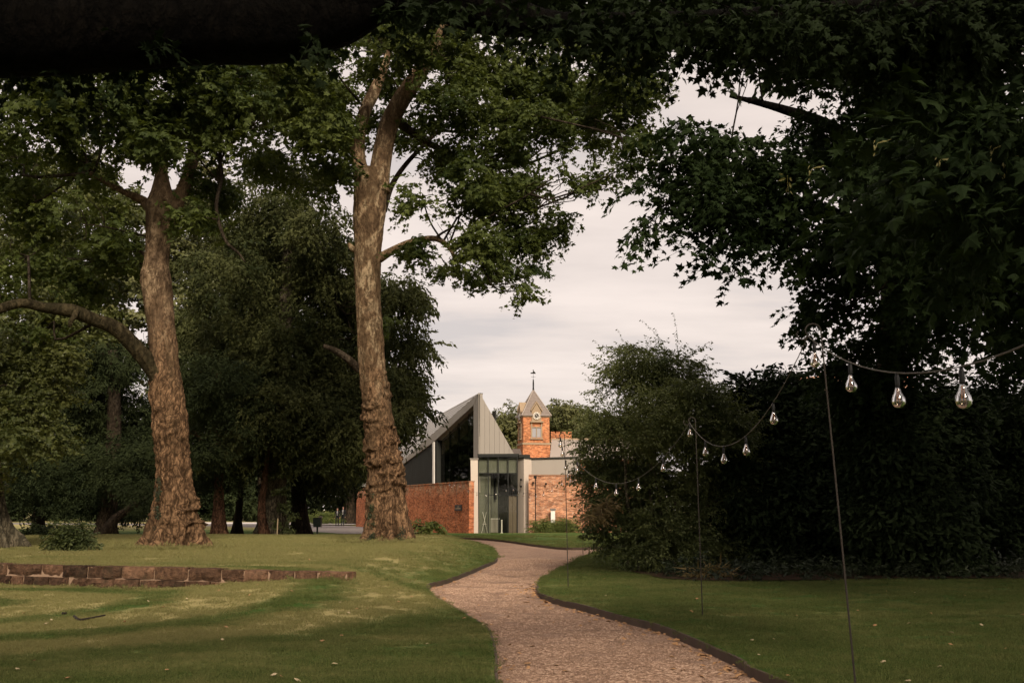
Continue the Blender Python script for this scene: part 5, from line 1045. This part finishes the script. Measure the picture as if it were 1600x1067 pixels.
mb = MB(); a0, a1 = W(798, 716, TY - 3.4), W(817, 716, TY - 3.4); r0_, r1_ = W(801, 701, TY - 1.5), W(813, 701, TY - 1.5); mb.add([a0, a1, r1_, r0_], [(0, 1, 2, 3)]); mb.prism([a0, a1, r1_, r0_], (0, 0, -.12)); mb.build('roof', 'slate', sb)
ch = px_prism('parapet', [(861, 677), (893, 677), (893, 690), (861, 690)], TY + 4, 1.2, 'brick_tower', sb)
for x in (861, 869, 878, 887): px_prism('merlon', [(x, 674.2), (x + 6, 674.2), (x + 6, 677), (x, 677)], TY + 4.1, 0.9, 'brick_tower', ch)
# tiled cottage roof glimpsed behind the laurels
cot = thing('cottage', 'tiled cottage roof glimpsed between the laurels on the right', 'building', (W(1300, 800, 48).x, 48, 0))
px_prism('wall', [(1215, 640), (1420, 640), (1420, 830), (1215, 830)], 46, 5, 'brick_orange', cot)
mb = MB(); q = [W(1195, 640, 45.6), W(1440, 640, 45.6), W(1420, 575, 49), W(1250, 590, 49)]; mb.prism(q, (0, 0, -.15)); mb.build('roof', 'roof_tile', cot)

# ================================================================== festoon lights
festoon_hooks = []
def pole(px, py, z, lab, lean=0.0, h=3.02, hook=True):
    b = G(px, py, z); b.z = Hs(b.x, b.y); t = thing('light_pole', lab, 'pole', tuple(b), 'festoon light poles along the path')
    T = b + Vector((lean, 0, h)); mb = MB(); mb.tube([b - Vector((0, 0, .1)), b.lerp(T, .5), T], [.009, .008, .0065], 8); mb.build('shaft', 'rusty_rod', t)
    P = []; cr_ = .065 if h > 2.99 and py > 1000 else .05
    for k in range(15):
        a = k / 14 * math.pi * 1.25; P.append(T + Vector((cr_ * (math.cos(a) - 1), 0, cr_ * .9 * math.sin(a))))
    e = P[-1]; P += [e + Vector((-.03, 0, -.035)), e + Vector((-.075, 0, -.03)), e + Vector((-.095, 0, .01)), e + Vector((-.08, 0, .035))]
    mb = MB(); mb.tube(P, [.007] * len(P), 6); mb.build('crook', 'rusty_rod', t)
    hk = T + Vector((-1.7 * cr_, 0, -.75 * cr_)); festoon_hooks.append(hk); return hk
h1 = pole(1341, 1104, 0.11, 'nearest thin rusty light pole at the right of the path', -0.14)
h2 = pole(1098, 963, 0.11, 'second light pole from the camera, on the right lawn', -0.02, 2.85)
h3 = pole(888, 918, 0.11, 'third light pole, at the inner bend of the path', -0.05)
h4 = pole(911, 871, 0.11, 'fourth light pole, where the right hand path turns off')
h5 = pole(927, 856, 0.11, 'light pole on the far lawn against the bush')
h6 = pole(801, 838, 0.11, 'light pole on the far lawn before the glazed entrance', 0, 2.9)
h7 = pole(712, 835, 0.02, 'right one of the two light poles before the red brick wall', 0.05, 3.4); h8 = pole(699, 836, 0.02, 'left one of the two light poles before the red brick wall', 0.1, 3.4)
h0 = Vector((2.05, 1.2, 2.95))
def bulb(root, p, s=1.0):
    mb = MB(); mb.lathe((p.x, p.y, p.z - .085 * s), [(.013 * s, 0), (.015 * s, .010 * s), (.015 * s, .060 * s), (.008 * s, .088 * s)], 10); k = mb.build('socket', 'rubber', root, True)
    prof = [(.012, 0), (.015, -.012), (.020, -.028), (.030, -.048), (.037, -.066), (.040, -.085), (.036, -.104), (.024, -.118), (.010, -.125)]
    mb = MB(); mb.lathe((p.x, p.y, p.z - .085 * s), [(r * s, z * s) for r, z in prof], 14); b = mb.build('bulb', 'glass_bulb', root, True)
    mb = MB(); z = p.z - .085 * s
    for dx in (-.008, .008): mb.tube([(p.x + dx * .5 * s, p.y, z), (p.x + dx * s, p.y, z - .085 * s)], .0022 * s, 5)
    mb.build('filament', 'filament', root)
def festoon(a, b, sag, n, lab, skip_first=False, ph=0.5):
    t = thing('festoon_string', lab, 'string lights', tuple(a), 'festoon strings between the poles'); P = []
    for k in range(25):
        u = k / 24; p = a.lerp(b, u); P.append(p + Vector((0, 0, -4 * sag * u * (1 - u))))
    mb = MB(); mb.tube(P, .0045, 6); mb.build('cable', 'cable', t)
    for k in range(n):
        u = (k + (ph if not skip_first else 1.0)) / n; p = a.lerp(b, u); bulb(t, p + Vector((0, 0, -4 * sag * u * (1 - u) - .004)))
    return t
festoon(h0, h1, 0.66, 7, 'near string of clear bulbs sagging at the upper right of the path', ph=0.80)
festoon(h1, h2, 0.60, 5, 'string of bulbs from the nearest to the second pole', True); festoon(h2, h3, 0.92, 6, 'string of bulbs across the front of the loose bush', True)
festoon(h3, h4, 0.6, 8, 'string of bulbs in the left edge of the bush'); festoon(h4, h6, 0.7, 9, 'string of bulbs sagging before the glazed entrance'); festoon(h6, h7, 0.6, 6, 'string of bulbs from the entrance to the brick wall'); festoon(h7, h8, 0.25, 3, 'short string of bulbs before the red brick wall'); festoon(h4, h5, 0.3, 4, 'short string of bulbs behind the third pole')

# ================================================================== people on the drive
def skin_body(name, joints, edges_, root, mats, parent, scale=1.0, sub=2):
    me = bpy.data.meshes.new(name); me.from_pydata([j[0] for j in joints], edges_, []); o = bpy.data.objects.new(name, me); COL.objects.link(o)
    o.modifiers.new('skin', 'SKIN'); sv = me.skin_vertices[0].data
    for i, (p, r) in enumerate(joints): sv[i].radius = (r, r * 0.85) if isinstance(r, float) else r; sv[i].use_root = (i == root)
    sm = o.modifiers.new('sub', 'SUBSURF'); sm.levels = sub; sm.render_levels = sub
    dg_ = bpy.context.evaluated_depsgraph_get(); m2_ = bpy.data.meshes.new_from_object(o.evaluated_get(dg_)); bpy.data.objects.remove(o)
    m2_.name = name; m2_.materials.clear()
    for mm in mats: m2_.materials.append(M[mm])
    m2_.polygons.foreach_set('use_smooth', [True] * len(m2_.polygons)); n = bpy.data.objects.new(name, m2_); COL.objects.link(n); n.parent = parent; return n
def man(px, Y, hgt, rz, step, lab):
    b = W(px, 824, Y); t = thing('person', lab, 'person', (b.x, Y, 0.03), 'two men in dark suits on the drive'); t.rotation_euler = (0, 0, rz); t.scale = [hgt / 1.80] * 3; s = step
    J = [((0, 0, .95), (.15, .11)), ((0, 0, 1.15), (.15, .11)), ((0, 0, 1.38), (.18, .115)), ((0, 0, 1.49), .07), ((0, -.01, 1.56), .055), ((0, -.02, 1.66), (.078, .095)), ((0, -.015, 1.74), (.07, .085)),
         ((-.10, 0, .90), .10), ((-.11, -s * .12, .50), .068), ((-.11, -s * .02, .09), .05), ((-.12, -s * .02 - .15, .04), .042),
         ((.10, 0, .90), .10), ((.11, s * .10, .50), .068), ((.11, s * .20, .09), .05), ((.12, s * .20 - .15, .04), .042),
         ((-.20, 0, 1.42), .066), ((-.25, .02, 1.14), .052), ((-.25, -.06, .90), .040), ((-.25, -.08, .80), .036), ((-.245, -.09, .74), .022),
         ((.20, 0, 1.42), .066), ((.25, .02, 1.14), .052), ((.24, -.08, .90), .040), ((.23, -.11, .80), .036), ((.225, -.12, .74), .022)]
    E = [(0, 1), (1, 2), (2, 3), (3, 4), (4, 5), (5, 6), (0, 7), (7, 8), (8, 9), (9, 10), (0, 11), (11, 12), (12, 13), (13, 14), (2, 15), (15, 16), (16, 17), (17, 18), (18, 19), (2, 20), (20, 21), (21, 22), (22, 23), (23, 24)]
    bd = skin_body('body', J, E, 0, ['suit', 'skin'], t)
    for p in bd.data.polygons:
        c = p.center; p.material_index = 1 if (c.z > 1.52 or (abs(c.x) > .19 and c.z < .86)) else 0
    mb = MB(); mb.prism([(-.055, -.155, 1.47), (.055, -.155, 1.47), (.035, -.158, 1.08), (-.035, -.158, 1.08)], (0, .05, 0)); o = mb.build('shirt', 'shirt', None); o.parent = t
    mb = MB(); mb.prism([(-.02, -.166, 1.45), (.02, -.166, 1.45), (.026, -.168, 1.15), (0, -.168, 1.10), (-.026, -.168, 1.15)], (0, .012, 0)); o = mb.build('tie', 'suit', None); o.parent = t
    for sx in (-1, 1):
        mb = MB(); mb.prism([(sx * .05, -.160, 1.47), (sx * .10, -.150, 1.46), (sx * .11, -.150, 1.30), (sx * .03, -.163, 1.07)], (0, .03, 0)); o = mb.build('lapel', 'suit', None); o.parent = t
    for sx in (-1, 1): mb = MB(); mb.lathe((sx * .032, -.108, 1.672), [(.004, -.006), (.009, 0), (.004, .006)], 6); o = mb.build('eye', 'clock_black', None); o.parent = t
    mb = MB(); mb.lathe((0, .005, 1.69), [(.088, .0), (.094, .03), (.086, .075), (.055, .108), (.01, .118)], 12); o = mb.build('hair', 'hair', None, True); o.parent = t; o.location = (0, .012, 0.0)
    return t
man(526.5, 97.0, 1.72, 0.10, 1.0, 'shorter man in dark suit and white shirt walking on the drive'); man(535.5, 97.5, 1.86, -0.08, -0.8, 'taller man in dark suit and white shirt at the right of the pair')

# ================================================================== small things
p = W(495.5, 836, 52.0); zb = Hs(p.x, 52.0); lb = thing('litter_bin', 'dark green litter bin on a post at the drive edge', 'bin', (p.x, 52.0, zb)); z0 = W(495, 823, 52).z; z1 = W(495, 808.5, 52).z
mb = MB(); mb.box((p.x, 52.0, (zb - .05 + z0) / 2 + .1), (.08, .08, z0 - zb + .2)); mb.build('post', 'bin_green', lb)
mb = MB(); mb.prism([(p.x - .18, 51.84, z0), (p.x + .18, 51.84, z0), (p.x + .21, 51.80, z1), (p.x - .21, 51.80, z1)], (0, .34, 0)); mb.build('body', 'bin_green', lb)
mb = MB(); mb.lathe((p.x + .16, 51.9, z1), [(.12, 0), (.12, .05), (.06, .09)], 10); mb.build('lid', 'slate', lb)
p = W(432.5, 842, 45.5); zb = Hs(p.x, 45.5); sk = thing('wooden_stake', 'thin pale wooden stake in the lawn before the grey trunk', 'stake', (p.x, 45.5, zb)); mb = MB(); mb.tube([(p.x, 45.5, zb - .1), (p.x + .01, 45.5, zb + .72), (p.x + .01, 45.5, zb + .78)], [.03, .028, .012], 6); mb.build('shaft', 'stake_wood', sk)
def twig(name, lab, pts, r):
    Q = [G(x, y, 0.16) for x, y in pts]; Q = [Vector((q.x, q.y, Hs(q.x, q.y) + .03)) for q in Q]; mb = MB(); mb.tube([tuple(c) for c in crom([tuple(q) for q in Q], 14)], np.linspace(r, r * .5, 14), 6); o = mb.build(name, 'twig_dark'); return tag(o, lab, 'twig')
twig('fallen_twig', 'dark bent fallen twig lying on the left lawn', [(116, 962), (124, 967), (140, 965), (164, 961)], .022); twig('fallen_twig', 'short dark stub of twig lying left of the bent twig', [(97, 957.5), (104, 957)], .022)
# fallen leaves
def litter(name, mat, n, sampler, size, seed):
    r = random.Random(seed); mb = MB()
    for _ in range(n):
        x, y, z = sampler(r); leaf(mb, (x, y, z + .02), size * r.uniform(.6, 1.2), r.uniform(0, 6.3), r.uniform(-.35, .35), r.uniform(-.5, .5), STAR)
    o = mb.build(name, mat); return tag(o, kind='stuff')
def on_lawn(r):
    while True:
        y = 8.5 * (38 / 8.5) ** r.random(); x = r.uniform(-.52, .52) * y
        if in_poly([x], [y], left_poly)[0] or in_poly([x], [y], right_poly)[0]: return x, y, Hs(x, y) + .015
def at_edge(line, side):
    def f(r):
        while True:
            i = r.randrange(len(line) - 1); (x1, y1), (x2, y2) = line[i], line[i + 1]
            if 8 < y1 < 30:
                t = r.random(); L = math.hypot(x2 - x1, y2 - y1); o = abs(r.gauss(.05, .10 if r.random() < .8 else .45)) + .05; return x1 + (x2 - x1) * t + side * (y2 - y1) / L * o, y1 + (y2 - y1) * t - side * (x2 - x1) / L * o, 0.0
    return f
litter('fallen_leaves', 'dead_leaf_pale', 70, on_lawn, .062, 1); litter('fallen_leaves', 'dead_leaf', 80, on_lawn, .06, 2)
litter('fallen_leaves', 'dead_leaf', 240, at_edge(right_edge, -1), .075, 3); litter('fallen_leaves', 'dead_leaf', 90, at_edge(left_edge, 1), .07, 4)
